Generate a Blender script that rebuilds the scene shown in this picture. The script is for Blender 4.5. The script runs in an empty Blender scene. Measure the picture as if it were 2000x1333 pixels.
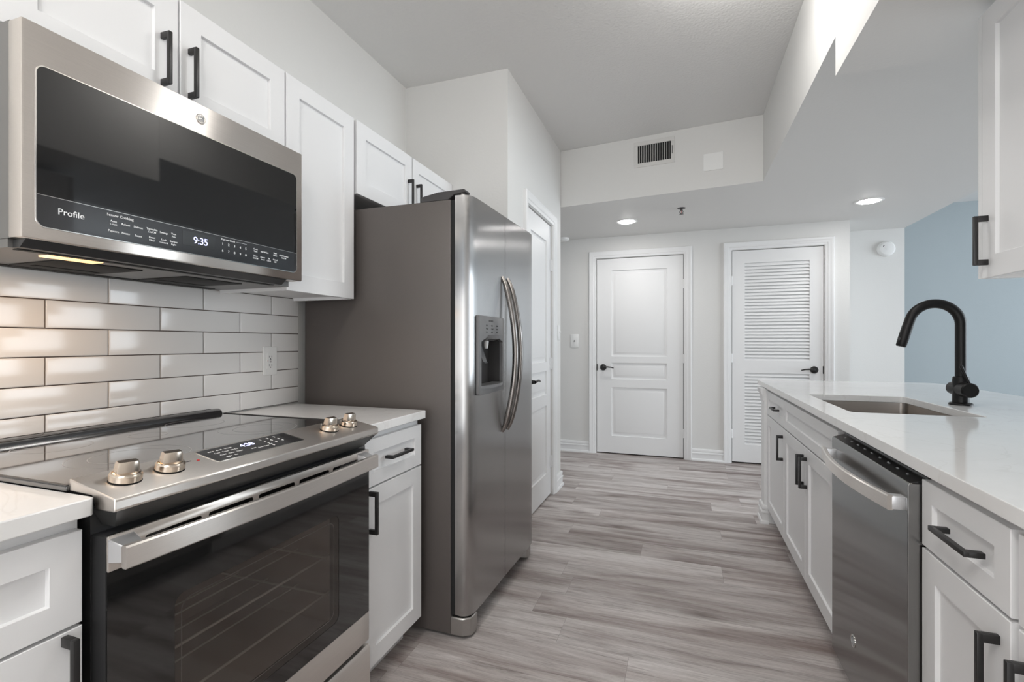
import bpy, bmesh, math, random
from mathutils import Vector, Matrix
random.seed(7)
sc = bpy.context.scene
COL = sc.collection
R = math.radians

# ------------------------------------------------------------------ camera
cam_d = bpy.data.cameras.new('camera')
cam_d.sensor_width = 36.0
cam_d.lens = 950.0 / 2000.0 * 36.0
cam_d.shift_y = 3.5 / 2000.0
cam_d.clip_start = 0.02
cam = bpy.data.objects.new('camera', cam_d)
COL.objects.link(cam)
cam.location = (0, 0, 1.18)
cam.rotation_euler = (R(90), 0, math.atan(333.0 / 950.0))
sc.camera = cam

# ------------------------------------------------------------------ world / view
sc.view_settings.view_transform = 'Standard'
sc.view_settings.look = 'None'
sc.view_settings.exposure = 0.02
sc.view_settings.gamma = 1.0
sc.view_settings.use_curve_mapping = False
w = bpy.data.worlds.new('daylight')
sc.world = w
w.use_nodes = True
w.node_tree.nodes['Background'].inputs[0].default_value = (0.80, 0.90, 1.0, 1)
w.node_tree.nodes['Background'].inputs[1].default_value = 1.0
sc.cycles.use_denoising = True
sc.cycles.max_bounces = 10
sc.cycles.diffuse_bounces = 6
sc.cycles.glossy_bounces = 5
sc.cycles.caustics_reflective = False
sc.cycles.caustics_refractive = False
sc.cycles.sample_clamp_indirect = 4.0


def area(name, loc, rot, sx, sy, power, color=(1, 1, 1), spread=180):
    d = bpy.data.lights.new(name, 'AREA')
    d.shape = 'RECTANGLE'
    d.size, d.size_y = sx, sy
    d.energy = power
    d.color = color
    d.spread = R(spread)
    o = bpy.data.objects.new(name, d)
    COL.objects.link(o)
    o.location = loc
    o.rotation_euler = rot
    return o


# daylight through the living room window (far right) and an added fill light behind the camera, tilted to the ceiling
area('window_daylight', (5.9, 3.6, 1.40), (0, R(90), 0), 2.1, 3.3, 165, (0.84, 0.93, 1.0))
area('dining_fill', (-0.2, -2.6, 1.05), (R(118), 0, 0), 2.8, 2.0, 44, (1.0, 0.985, 0.965))
# ------------------------------------------------------------------ materials


def new_mat(name):
    m = bpy.data.materials.new(name)
    m.use_nodes = True
    nt = m.node_tree
    b = nt.nodes['Principled BSDF']
    return m, nt, b


def link(nt, a, ao, b, bi):
    nt.links.new(a.outputs[ao], b.inputs[bi])


def coords(nt, scale=(1, 1, 1), kind='Object'):
    tc = nt.nodes.new('ShaderNodeTexCoord')
    mp = nt.nodes.new('ShaderNodeMapping')
    mp.inputs['Scale'].default_value = scale
    link(nt, tc, kind, mp, 'Vector')
    return mp


def noise(nt, mp, scale, detail=3, rough=.5):
    n = nt.nodes.new('ShaderNodeTexNoise')
    n.inputs['Scale'].default_value = scale
    n.inputs['Detail'].default_value = detail
    n.inputs['Roughness'].default_value = rough
    link(nt, mp, 'Vector', n, 'Vector')
    return n


def ramp(nt, src, out, stops):
    r = nt.nodes.new('ShaderNodeValToRGB')
    el = r.color_ramp.elements
    while len(el) < len(stops):
        el.new(0.5)
    for e, (p, c) in zip(el, stops):
        e.position = p
        e.color = c if len(c) == 4 else (*c, 1)
    link(nt, src, out, r, 'Fac')
    return r


def plain(name, col, rough=.5, metal=0., bump=0., bscale=200., coat=0., spec=.5, stretch=(1, 1, 1)):
    m, nt, b = new_mat(name)
    b.inputs['Base Color'].default_value = (*col, 1)
    b.inputs['Roughness'].default_value = rough
    b.inputs['Metallic'].default_value = metal
    b.inputs['Specular IOR Level'].default_value = spec
    b.inputs['Coat Weight'].default_value = coat
    b.inputs['Coat Roughness'].default_value = .05
    mp = coords(nt, stretch)
    n = noise(nt, mp, bscale, 3)
    # a faint unevenness of the finish
    mr = nt.nodes.new('ShaderNodeMapRange')
    mr.inputs['To Min'].default_value = max(0.0, rough - .012)
    mr.inputs['To Max'].default_value = min(1.0, rough + .012)
    link(nt, n, 'Fac', mr, 'Value')
    link(nt, mr, 'Result', b, 'Roughness')
    if bump:
        bp = nt.nodes.new('ShaderNodeBump')
        bp.inputs['Strength'].default_value = bump
        bp.inputs['Distance'].default_value = .002
        link(nt, n, 'Fac', bp, 'Height')
        link(nt, bp, 'Normal', b, 'Normal')
    return m


def brushed(name, col, rough, stretch, scale=60., bump=.02, aniso=.8, tangent=(0, 0, 1), wave=0.):
    """brushed metal: the highlight spreads along tangent, across the grain"""
    m, nt, b = new_mat(name)
    b.inputs['Metallic'].default_value = 1.0
    mp = coords(nt, stretch)
    n = noise(nt, mp, scale, 4, .6)
    cr = ramp(nt, n, 'Fac', [(.3, tuple(c * .97 for c in col)), (.7, tuple(min(1, c * 1.03) for c in col))])
    link(nt, cr, 'Color', b, 'Base Color')
    mr = nt.nodes.new('ShaderNodeMapRange')
    mr.inputs['To Min'].default_value = rough - .01
    mr.inputs['To Max'].default_value = rough + .015
    link(nt, n, 'Fac', mr, 'Value')
    link(nt, mr, 'Result', b, 'Roughness')
    bp = nt.nodes.new('ShaderNodeBump')
    bp.inputs['Strength'].default_value = max(bump, 1e-5)
    bp.inputs['Distance'].default_value = .0005
    link(nt, n, 'Fac', bp, 'Height')
    if wave:
        mp2 = coords(nt)
        n2 = noise(nt, mp2, 3.2, 1)
        bp2 = nt.nodes.new('ShaderNodeBump')
        bp2.inputs['Strength'].default_value = wave
        bp2.inputs['Distance'].default_value = .01
        link(nt, n2, 'Fac', bp2, 'Height')
        link(nt, bp2, 'Normal', bp, 'Normal')
    link(nt, bp, 'Normal', b, 'Normal')
    b.inputs['Anisotropic'].default_value = aniso
    tg = nt.nodes.new('ShaderNodeCombineXYZ')
    for i in range(3):
        tg.inputs[i].default_value = tangent[i]
    link(nt, tg, 'Vector', b, 'Tangent')
    return m


def emit(name, col, strength):
    m, nt, b = new_mat(name)
    b.inputs['Base Color'].default_value = (.8, .8, .8, 1)
    b.inputs['Emission Color'].default_value = (*col, 1)
    b.inputs['Emission Strength'].default_value = strength
    return m


M = {}
M['wall'] = plain('wall_paint', (.70, .695, .68), .62, bump=.25, bscale=90)
M['blue'] = plain('blue_grey_paint', (.365, .41, .43), .62, bump=.25, bscale=90)
M['ceil'] = plain('textured_ceiling_paint', (.72, .715, .705), .75, bump=1.0, bscale=75)
M['trim'] = plain('trim_paint', (.79, .79, .79), .45, spec=.35, bump=.02, bscale=60)
M['cab'] = plain('cabinet_paint', (.77, .77, .775), .40, spec=.4, bump=.03, bscale=80)
M['cabin'] = plain('cabinet_box', (.72, .70, .67), .5)
M['black'] = plain('matte_black_metal', (.012, .011, .011), .38, spec=.5)
M['faucet'] = plain('oil_black_faucet', (.006, .0055, .0055), .42, spec=.3)
M['dark'] = plain('dark_enamel', (.034, .034, .035), .35)
M['fascia'] = plain('satin_black_fascia', (.045, .045, .044), .34)
M['rack'] = plain('oven_rack_wire', (.88, .86, .82), .35, metal=.4)
M['oven_black'] = plain('microwave_glass', (.006, .006, .0065), .035, spec=.62)
M['foot_steel'] = plain('satin_grey_bracket', (.40, .385, .37), .32, metal=.9)
M['rubber'] = plain('black_rubber', (.006, .006, .006), .7)
M['glass_black'] = plain('black_glass', (.012, .012, .012), .04, coat=.6, spec=.6)
M['cooktop'] = plain('cooktop_glass', (.012, .012, .013), .05, coat=1.0, spec=1.0)
M['panel_black'] = plain('control_panel_black', (.018, .018, .020), .16, coat=.6)
M['steel_y'] = brushed('stainless_brushed', (.80, .75, .705), .32, (3, .05, 3), 220, bump=0., aniso=.97, tangent=(0, 0, 1))
M['steel_z'] = brushed('stainless_fridge', (.42, .412, .408), .24, (2, 2, .05), 220, bump=0., aniso=1.0, tangent=(0, 1, 0), wave=.02)
M['steel_dw'] = brushed('stainless_dishwasher', (.28, .277, .274), .18, (2, 2, .05), 200, bump=0., aniso=.95, tangent=(0, 1, 0))
M['steel_sink'] = brushed('stainless_sink', (.42, .385, .355), .30, (.06, 1, 2), 90, aniso=.3)
M['satin'] = plain('satin_silver', (.66, .66, .67), .38, metal=.75)
M['steel_handle'] = plain('fridge_handle_steel', (.24, .222, .21), .27, metal=1.)
M['chrome'] = plain('polished_steel', (.68, .66, .63), .12, metal=1.)
M['knob'] = brushed('knob_steel', (.68, .59, .50), .2, (1, 1, .1), 150, aniso=.3)
M['fridge_side'] = plain('fridge_side_paint', (.105, .092, .086), .42, metal=.25, bump=.25, bscale=500)
M['grey_plastic'] = plain('grey_plastic', (.15, .15, .153), .28)
M['dark_plastic'] = plain('dark_grey_plastic', (.045, .043, .043), .35)
M['white_plastic'] = plain('white_plastic', (.80, .80, .79), .35)
M['vent_paint'] = plain('vent_enamel', (.66, .65, .63), .45)
M['print'] = plain('white_print', (.88, .89, .90), .5)
M['print_faint'] = plain('grey_print', (.35, .36, .37), .5)
M['digits'] = emit('led_digits', (.42, .46, 1.0), 1.7)
M['red'] = plain('red_dot', (.45, .02, .02), .4)
M['lamp'] = emit('lamp_lens', (1, .98, .96), 105)
M['lamp_box'] = emit('box_lamp_diffuser', (1, .975, .94), 22)
M['warm'] = emit('warm_lamp_lens', (1, .52, .18), 1.7)
M['vent_dark'] = plain('duct_dark', (.012, .012, .012), .8)
M['oven_in'] = plain('oven_enamel', (.50, .45, .42), .5)
M['grout'] = plain('grout', (.095, .068, .057), .85, bump=.2, bscale=300)
M['steel_back'] = plain('hood_grey', (.20, .195, .19), .4, metal=.6)


def tile_mat():
    m, nt, b = new_mat('glazed_tile')
    b.inputs['Base Color'].default_value = (.74, .73, .72, 1)
    b.inputs['Roughness'].default_value = .11
    b.inputs['Specular IOR Level'].default_value = .42
    mp = coords(nt)
    n = noise(nt, mp, 9, 2)
    bp = nt.nodes.new('ShaderNodeBump')
    bp.inputs['Strength'].default_value = .05
    bp.inputs['Distance'].default_value = .004
    link(nt, n, 'Fac', bp, 'Height')
    link(nt, bp, 'Normal', b, 'Normal')
    return m


def quartz_mat():
    m, nt, b = new_mat('white_quartz')
    mp = coords(nt, (1, 1, 1))
    n1 = noise(nt, mp, 2.2, 6, .65)
    wv = nt.nodes.new('ShaderNodeTexNoise')
    wv.inputs['Scale'].default_value = 3.0
    wv.inputs['Detail'].default_value = 8
    wv.inputs['Distortion'].default_value = 1.6
    link(nt, mp, 'Vector', wv, 'Vector')
    vein = ramp(nt, wv, 'Fac', [(.485, (0, 0, 0)), (.50, (1, 1, 1)), (.512, (0, 0, 0))])
    base = ramp(nt, n1, 'Fac', [(.35, (.79, .785, .775)), (.65, (.84, .835, .83))])
    mx = nt.nodes.new('ShaderNodeMix')
    mx.data_type = 'RGBA'
    ml = nt.nodes.new('ShaderNodeMath')
    ml.operation = 'MULTIPLY'
    ml.inputs[1].default_value = .16
    link(nt, vein, 'Color', ml, 0)
    link(nt, ml, 0, mx, 'Factor')
    nt.links.new(base.outputs['Color'], mx.inputs[6])
    mx.inputs[7].default_value = (.52, .47, .44, 1)
    nt.links.new(mx.outputs[2], b.inputs['Base Color'])
    b.inputs['Roughness'].default_value = .10
    b.inputs['Specular IOR Level'].default_value = .6
    return m


def floor_mat():
    m, nt, b = new_mat('grey_wood_planks')
    N = nt.nodes.new
    RH, BW = .182, 1.22

    def math_(op, a, bv=None):
        n = N('ShaderNodeMath')
        n.operation = op
        nt.links.new(a, n.inputs[0])
        if bv is not None:
            if isinstance(bv, (int, float)):
                n.inputs[1].default_value = bv
            else:
                nt.links.new(bv, n.inputs[1])
        return n.outputs[0]

    def mix(fac, a, c, mode='MIX'):
        n = N('ShaderNodeMix')
        n.data_type = 'RGBA'
        n.blend_type = mode
        if isinstance(fac, (int, float)):
            n.inputs[0].default_value = fac
        else:
            nt.links.new(fac, n.inputs[0])
        nt.links.new(a, n.inputs[6])
        if isinstance(c, tuple):
            n.inputs[7].default_value = (*c, 1)
        else:
            nt.links.new(c, n.inputs[7])
        return n.outputs[2]

    tc = N('ShaderNodeTexCoord')
    sp = N('ShaderNodeSeparateXYZ')
    link(nt, tc, 'Object', sp, 0)
    y = math_('ADD', sp.outputs[1], 5.05)
    row = math_('FLOOR', math_('DIVIDE', y, RH))
    wn = N('ShaderNodeTexWhiteNoise')
    wn.noise_dimensions = '1D'
    nt.links.new(row, wn.inputs['W'])
    x = math_('ADD', math_('ADD', sp.outputs[0], 4.0), math_('MULTIPLY', wn.outputs['Value'], BW))
    colm = math_('FLOOR', math_('DIVIDE', x, BW))
    wn2 = N('ShaderNodeTexWhiteNoise')
    wn2.noise_dimensions = '2D'
    cb = N('ShaderNodeCombineXYZ')
    nt.links.new(row, cb.inputs[0])
    nt.links.new(colm, cb.inputs[1])
    nt.links.new(cb.outputs[0], wn2.inputs['Vector'])
    # joints between planks
    fy = math_('FRACT', math_('DIVIDE', y, RH))
    fxx = math_('FRACT', math_('DIVIDE', x, BW))
    jy = math_('LESS_THAN', math_('ABSOLUTE', math_('SUBTRACT', fy, .5)), .5 - .0030)
    jx = math_('LESS_THAN', math_('ABSOLUTE', math_('SUBTRACT', fxx, .5)), .5 - .0006)
    joint = math_('SUBTRACT', jy, jy)
    joint = math_('SUBTRACT', math_('ADD', joint, 1.0), math_('MULTIPLY', jy, jx))
    # grain coordinates, shifted for every plank
    pos = N('ShaderNodeCombineXYZ')
    nt.links.new(x, pos.inputs[0])
    nt.links.new(y, pos.inputs[1])
    vm = N('ShaderNodeVectorMath')
    vm.operation = 'MULTIPLY_ADD'
    nt.links.new(wn2.outputs['Color'], vm.inputs[0])
    vm.inputs[1].default_value = (9.0, 13.0, 17.0)
    nt.links.new(pos.outputs[0], vm.inputs[2])

    def grain(scale, sc_, detail, rough, dist):
        mp = N('ShaderNodeMapping')
        mp.inputs['Scale'].default_value = scale
        link(nt, vm, 'Vector', mp, 'Vector')
        n = N('ShaderNodeTexNoise')
        n.inputs['Scale'].default_value = sc_
        n.inputs['Detail'].default_value = detail
        n.inputs['Roughness'].default_value = rough
        n.inputs['Distortion'].default_value = dist
        link(nt, mp, 'Vector', n, 'Vector')
        return n
    g0 = grain((.55, 4.0, 1), 2.0, 4, .55, .6)      # broad light and brown zones
    g1 = grain((1.5, 21.0, 1), 1.7, 8, .74, 1.0)    # streaks
    g2 = grain((4.5, 170.0, 1), 2.0, 4, .8, .4)     # pores
    c0 = ramp(nt, g0, 'Fac', [(.31, (.225, .180, .168)), (.45, (.420, .378, .363)), (.60, (.585, .555, .542))])
    c1 = ramp(nt, g1, 'Fac', [(.29, (.44, .405, .39)), (.45, (.90, .89, .885)), (.68, (1.12, 1.12, 1.12))])
    c2 = ramp(nt, g2, 'Fac', [(.32, (.62, .595, .585)), (.56, (1.06, 1.06, 1.06))])
    col = mix(1.0, c0.outputs['Color'], c1.outputs['Color'], 'MULTIPLY')
    col = mix(.75, col, c2.outputs['Color'], 'MULTIPLY')
    tone = ramp(nt, wn2, 'Value', [(0., (.84, .825, .82)), (1., (1.10, 1.10, 1.10))])
    col = mix(1.0, col, tone.outputs['Color'], 'MULTIPLY')
    # knots
    mp = N('ShaderNodeMapping')
    mp.inputs['Scale'].default_value = (1.0, 3.4, 1)
    link(nt, vm, 'Vector', mp, 'Vector')
    vo = N('ShaderNodeTexVoronoi')
    vo.inputs['Scale'].default_value = 1.5
    add = N('ShaderNodeVectorMath')
    add.operation = 'MULTIPLY_ADD'
    nt.links.new(g1.outputs['Color'], add.inputs[0])
    add.inputs[1].default_value = (.14, .14, 0)
    nt.links.new(mp.outputs[0], add.inputs[2])
    nt.links.new(add.outputs[0], vo.inputs['Vector'])
    kn = ramp(nt, vo, 'Distance', [(.0, (.30, .26, .25)), (.07, (.60, .56, .55)), (.20, (1, 1, 1))])
    col = mix(.85, col, kn.outputs['Color'], 'MULTIPLY')
    col = mix(math_('MULTIPLY', joint, .55), col, (.16, .135, .13))
    nt.links.new(col, b.inputs['Base Color'])
    b.inputs['Roughness'].default_value = .44
    b.inputs['Specular IOR Level'].default_value = .4
    bp = N('ShaderNodeBump')
    bp.inputs['Strength'].default_value = .10
    bp.inputs['Distance'].default_value = .002
    link(nt, g2, 'Fac', bp, 'Height')
    link(nt, bp, 'Normal', b, 'Normal')
    return m


def pane_mat():
    m, nt, b = new_mat('oven_window_glass')
    out = nt.nodes['Material Output']
    tr = nt.nodes.new('ShaderNodeBsdfTransparent')
    tr.inputs['Color'].default_value = (.80, .77, .75, 1)
    gl = nt.nodes.new('ShaderNodeBsdfGlossy')
    gl.inputs['Roughness'].default_value = .05
    fr = nt.nodes.new('ShaderNodeFresnel')
    fr.inputs['IOR'].default_value = 1.5
    mx = nt.nodes.new('ShaderNodeMixShader')
    df = nt.nodes.new('ShaderNodeBsdfDiffuse')        # the printed dot screen behind the glass
    df.inputs['Color'].default_value = (.10, .088, .08, 1)
    m2 = nt.nodes.new('ShaderNodeMixShader')
    m2.inputs[0].default_value = .25
    link(nt, tr, 0, m2, 1)
    link(nt, df, 0, m2, 2)
    ge = nt.nodes.new('ShaderNodeNewGeometry')       # reflect on the outer face only
    iv = nt.nodes.new('ShaderNodeMath')
    iv.operation = 'SUBTRACT'
    iv.inputs[0].default_value = 1.0
    link(nt, ge, 'Backfacing', iv, 1)
    ml = nt.nodes.new('ShaderNodeMath')
    ml.operation = 'MULTIPLY'
    link(nt, fr, 'Fac', ml, 0)
    link(nt, iv, 0, ml, 1)
    link(nt, ml, 0, mx, 0)
    link(nt, m2, 0, mx, 1)
    link(nt, gl, 0, mx, 2)
    link(nt, mx, 0, out, 'Surface')
    nt.nodes.remove(b)
    return m


M['tile'] = tile_mat()
M['quartz'] = quartz_mat()
M['floor'] = floor_mat()
M['pane'] = pane_mat()

# ------------------------------------------------------------------ mesh helpers
ORIGIN = {}


class MB:
    """collects shapes in world coordinates and links them as ONE mesh object"""

    def __init__(self):
        self.bm = bmesh.new()

    def box(self, x0, x1, y0, y1, z0, z1, bev=0., seg=2):
        bm = self.bm
        x0, x1 = min(x0, x1), max(x0, x1)
        y0, y1 = min(y0, y1), max(y0, y1)
        z0, z1 = min(z0, z1), max(z0, z1)
        v = [bm.verts.new(p) for p in ((x0, y0, z0), (x1, y0, z0), (x1, y1, z0), (x0, y1, z0),
                                       (x0, y0, z1), (x1, y0, z1), (x1, y1, z1), (x0, y1, z1))]
        fs = [bm.faces.new([v[i] for i in q]) for q in ((0, 3, 2, 1), (4, 5, 6, 7), (0, 1, 5, 4), (1, 2, 6, 5), (2, 3, 7, 6), (3, 0, 4, 7))]
        if bev:
            es = list({e for f in fs for e in f.edges})
            bmesh.ops.bevel(bm, geom=es, offset=bev, segments=seg, profile=.5, affect='EDGES', clamp_overlap=True)
        return self

    def loops(self, rings, cap0=True, cap1=True, closed=True):
        bm = self.bm
        vs = [[bm.verts.new(p) for p in r] for r in rings]
        n = len(vs[0])
        for a, b in zip(vs, vs[1:]):
            for i in range(n if closed else n - 1):
                j = (i + 1) % n
                bm.faces.new((a[i], a[j], b[j], b[i]))
        if cap0:
            bm.faces.new(list(reversed(vs[0])))
        if cap1:
            bm.faces.new(vs[-1])
        return self

    def prism(self, poly, axis, a0, a1):
        """poly: 2-D points in the two other axes (in x,y,z order); extruded along axis"""
        def put(p, a):
            return {'x': (a, p[0], p[1]), 'y': (p[0], a, p[1]), 'z': (p[0], p[1], a)}[axis]
        return self.loops([[put(p, a0) for p in poly], [put(p, a1) for p in poly]])

    def cyl(self, p0, p1, r0, r1=None, seg=24, caps=True):
        r1 = r0 if r1 is None else r1
        p0, p1 = Vector(p0), Vector(p1)
        d = (p1 - p0).normalized()
        u = d.orthogonal().normalized()
        v = d.cross(u)
        def ring(p, r):
            return [p + (u * math.cos(2 * math.pi * i / seg) + v * math.sin(2 * math.pi * i / seg)) * r for i in range(seg)]
        return self.loops([ring(p0, r0), ring(p1, r1)], caps, caps)

    def lathe(self, o, axis, prof, seg=32):
        o = Vector(o)
        d = Vector(axis).normalized()
        u = d.orthogonal().normalized()
        v = d.cross(u)
        rings = [[o + d * h + (u * math.cos(2 * math.pi * i / seg) + v * math.sin(2 * math.pi * i / seg)) * max(r, 1e-5)
                  for i in range(seg)] for r, h in prof]
        return self.loops(rings, True, True)

    def tube(self, pts, r, seg=16, ry=None, up=None):
        pts = [Vector(p) for p in pts]
        rings = []
        u = None
        for i, p in enumerate(pts):
            t = (pts[min(i + 1, len(pts) - 1)] - pts[max(i - 1, 0)]).normalized()
            if up is not None:
                u = Vector(up) - t * t.dot(Vector(up))
                u.normalize()
            elif u is None:
                u = t.orthogonal().normalized()
            else:
                u = (u - t * t.dot(u)).normalized()
            v = t.cross(u)
            rr = r[i] if isinstance(r, (list, tuple)) else r
            rb = (ry[i] if isinstance(ry, (list, tuple)) else ry) if ry is not None else rr
            rings.append([p + u * (rr * math.cos(2 * math.pi * k / seg)) + v * (rb * math.sin(2 * math.pi * k / seg)) for k in range(seg)])
        return self.loops(rings)

    def sweep_rect(self, pts, w, h, up):
        """rectangular section, w across, h along up"""
        pts = [Vector(p) for p in pts]
        upv = Vector(up)
        rings = []
        for i, p in enumerate(pts):
            t = (pts[min(i + 1, len(pts) - 1)] - pts[max(i - 1, 0)]).normalized()
            s = t.cross(upv).normalized()
            b = min(w, h) * .2
            q = [(-w / 2, -h / 2 + b), (-w / 2 + b, -h / 2), (w / 2 - b, -h / 2), (w / 2, -h / 2 + b),
                 (w / 2, h / 2 - b), (w / 2 - b, h / 2), (-w / 2 + b, h / 2), (-w / 2, h / 2 - b)]
            rings.append([p + s * a + upv * c for a, c in q])
        return self.loops(rings)

    def text(self, s, o, right, up, size, ext=.0004, align='LEFT', spacing=1.0):
        cu = bpy.data.curves.new('t', 'FONT')
        cu.body = s
        cu.size = size
        cu.extrude = ext
        cu.align_x = align
        cu.space_character = spacing
        cu.resolution_u = 3
        ob = bpy.data.objects.new('t', cu)
        me = ob.to_mesh()
        o, right, up = Vector(o), Vector(right).normalized(), Vector(up).normalized()
        nrm = right.cross(up)
        vs = [self.bm.verts.new(o + right * v.co.x + up * v.co.y + nrm * v.co.z) for v in me.vertices]
        for p in me.polygons:
            try:
                self.bm.faces.new([vs[i] for i in p.vertices])
            except ValueError:
                pass
        ob.to_mesh_clear()
        bpy.data.objects.remove(ob)
        bpy.data.curves.remove(cu)
        return self

    def build(self, name, mat, parent=None, origin=None, smooth=True, angle=32, bevel=0.):
        if parent is not None:
            org = ORIGIN[parent.name]
        else:
            org = Vector(origin) if origin is not None else Vector((0, 0, 0))
        bm = self.bm
        bmesh.ops.recalc_face_normals(bm, faces=bm.faces)
        bmesh.ops.translate(bm, verts=bm.verts, vec=-org)
        me = bpy.data.meshes.new(name)
        bm.to_mesh(me)
        bm.free()
        if smooth:
            me.polygons.foreach_set('use_smooth', [True] * len(me.polygons))
            me.set_sharp_from_angle(angle=R(angle))
        me.materials.append(M[mat] if isinstance(mat, str) else mat)
        o = bpy.data.objects.new(name, me)
        COL.objects.link(o)
        if parent is not None:
            o.parent = parent
        else:
            o.location = org
        ORIGIN[o.name] = org
        if bevel:
            md = o.modifiers.new('edge', 'BEVEL')
            md.width = bevel
            md.segments = 2
            md.limit_method = 'ANGLE'
            md.angle_limit = R(40)
        return o


def tag(o, label=None, cat=None, group=None, kind=None):
    if label:
        o['label'] = label
    if cat:
        o['category'] = cat
    if group:
        o['group'] = group
    if kind:
        o['kind'] = kind
    return o


def thing(name, loc, label, cat, group=None, kind=None):
    o = bpy.data.objects.new(name, None)
    o.empty_display_size = .05
    COL.objects.link(o)
    o.location = loc
    ORIGIN[o.name] = Vector(loc)
    return tag(o, label, cat, group, kind)


def struct(mb, name, mat, label, cat):
    return tag(mb.build(name, mat), label, cat, kind='structure')


def boolean_cut(o, cutter_mb):
    """cut a hole and bake it into the mesh"""
    c = cutter_mb.build('cutter', 'rubber', origin=(0, 0, 0))
    md = o.modifiers.new('cut', 'BOOLEAN')
    md.operation = 'DIFFERENCE'
    md.solver = 'EXACT'
    md.object = c
    bpy.context.view_layer.update()
    dg = bpy.context.evaluated_depsgraph_get()
    me = bpy.data.meshes.new_from_object(o.evaluated_get(dg))
    o.modifiers.remove(md)
    old = o.data
    o.data = me
    me.name = old.name
    bpy.data.meshes.remove(old)
    cm = c.data
    bpy.data.objects.remove(c)
    bpy.data.meshes.remove(cm)
    me.polygons.foreach_set('use_smooth', [True] * len(me.polygons))
    me.set_sharp_from_angle(angle=R(32))


def rrect(a0, a1, b0, b1, r, seg=6):
    """rounded rectangle outline"""
    pts = []
    for cx, cy, s in ((a1 - r, b1 - r, 0), (a0 + r, b1 - r, 90), (a0 + r, b0 + r, 180), (a1 - r, b0 + r, 270)):
        for i in range(seg + 1):
            t = R(s + 90 * i / seg)
            pts.append((cx + r * math.cos(t), cy + r * math.sin(t)))
    return pts


# ------------------------------------------------------------------ the setting
CZ, SZ, BZ = 2.77, 2.305, 2.16          # ceiling, soffit underside, beam underside
BWY = 5.22                              # wall with the two doors
LX = -1.63                              # range wall
PX, PY0, PY1 = -.955, 2.65, 3.94        # pantry block

struct(MB().box(-3, 6.2, -2.8, 7.0, -.05, 0), 'floor', 'floor', 'grey brown wood plank floor running across the aisle', 'floor')
struct(MB().box(-3, 6.2, -2.8, 7.0, CZ, CZ + .1), 'ceiling', 'ceil', 'pale textured ceiling over the kitchen aisle', 'ceiling')
struct(MB().box(LX - .12, LX, -2.8, PY0, 0, CZ), 'wall_left', 'wall', 'light grey wall above the range wall cabinets', 'wall')

# pantry block with a door opening in its aisle side
D3 = (3.022, 3.668, 2.088)
mb = MB()
mb.box(-1.75, PX - .05, PY0, PY1, 0, CZ)
mb.box(PX - .05, PX, PY0, D3[0], 0, CZ)
mb.box(PX - .05, PX, D3[1], PY1, 0, CZ)
mb.box(PX - .05, PX, D3[0], D3[1], D3[2], CZ)
struct(mb, 'wall_pantry', 'wall', 'white pantry wall beyond the refrigerator with a panelled door', 'wall')

# back wall with two door openings
D1 = (-.872, .012, 2.078)
D2 = (.457, 1.243, 2.086)
BX1 = 1.445
mb = MB()
mb.box(-2.4, BX1, BWY + .05, 5.76, 0, SZ + .02)
mb.box(-2.4, D1[0], BWY, BWY + .05, 0, SZ + .02)
mb.box(D1[1], D2[0], BWY, BWY + .05, 0, SZ + .02)
mb.box(D2[1], BX1, BWY, BWY + .05, 0, SZ + .02)
mb.box(D1[0], D1[1], BWY, BWY + .05, D1[2], SZ + .02)
mb.box(D2[0], D2[1], BWY, BWY + .05, D2[2], SZ + .02)
struct(mb, 'wall_back', 'wall', 'off white wall at the end of the aisle holding two doors', 'wall')
struct(MB().box(-2.5, -2.4, PY1, BWY + .1, 0, CZ), 'wall_hall', 'wall', 'white end wall of the side hall', 'wall')
struct(MB().box(BX1, 2.05, 5.76, 6.85, 0, CZ), 'wall_niche', 'wall', 'pale wall holding the smoke alarm beside the louvered door wall', 'wall')
struct(MB().box(BX1, 6.2, 6.85, 6.97, 0, CZ), 'wall_living', 'blue', 'blue grey living room wall behind the faucet', 'wall')
# living room window wall and dining wall behind the camera, each with a wide opening
mb = MB()
mb.box(6.0, 6.1, -2.8, 1.9, 0, CZ).box(6.0, 6.1, 5.3, 6.97, 0, CZ).box(6.0, 6.1, 1.9, 5.3, 0, .3).box(6.0, 6.1, 1.9, 5.3, 2.5, CZ)
struct(mb, 'wall_window', 'blue', 'blue grey living room wall with a wide window', 'wall')
mb = MB()
mb.box(-1.75, -1.6, -2.8, -2.7, 0, CZ).box(1.3, 6.1, -2.8, -2.7, 0, CZ).box(-1.6, 1.3, -2.8, -2.7, 2.6, CZ)
struct(mb, 'wall_dining', 'wall', 'white dining wall with a wide glazed opening', 'wall')
struct(MB().box(1.15, 1.27, -2.7, 1.72, 0, CZ), 'wall_right', 'wall', 'white wall behind the upper cabinet at the peninsula', 'wall')

# soffit and beam
mb = MB()
mb.prism([(.53, 2.08), (2.05, 2.08), (2.05, 5.8), (-2.4, 5.8), (-2.4, 3.945), (-.953, 3.945), (.53, 3.77)], 'z', SZ, CZ - .001)
struct(mb, 'ceiling_soffit', 'wall', 'dropped soffit over the hall holding the vent and downlights', 'ceiling')
struct(MB().box(.53, 1.42, -2.7, 2.079, BZ, CZ - .001), 'ceiling_beam', 'wall', 'low dropped beam above the upper cabinet on the peninsula side', 'ceiling')

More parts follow.
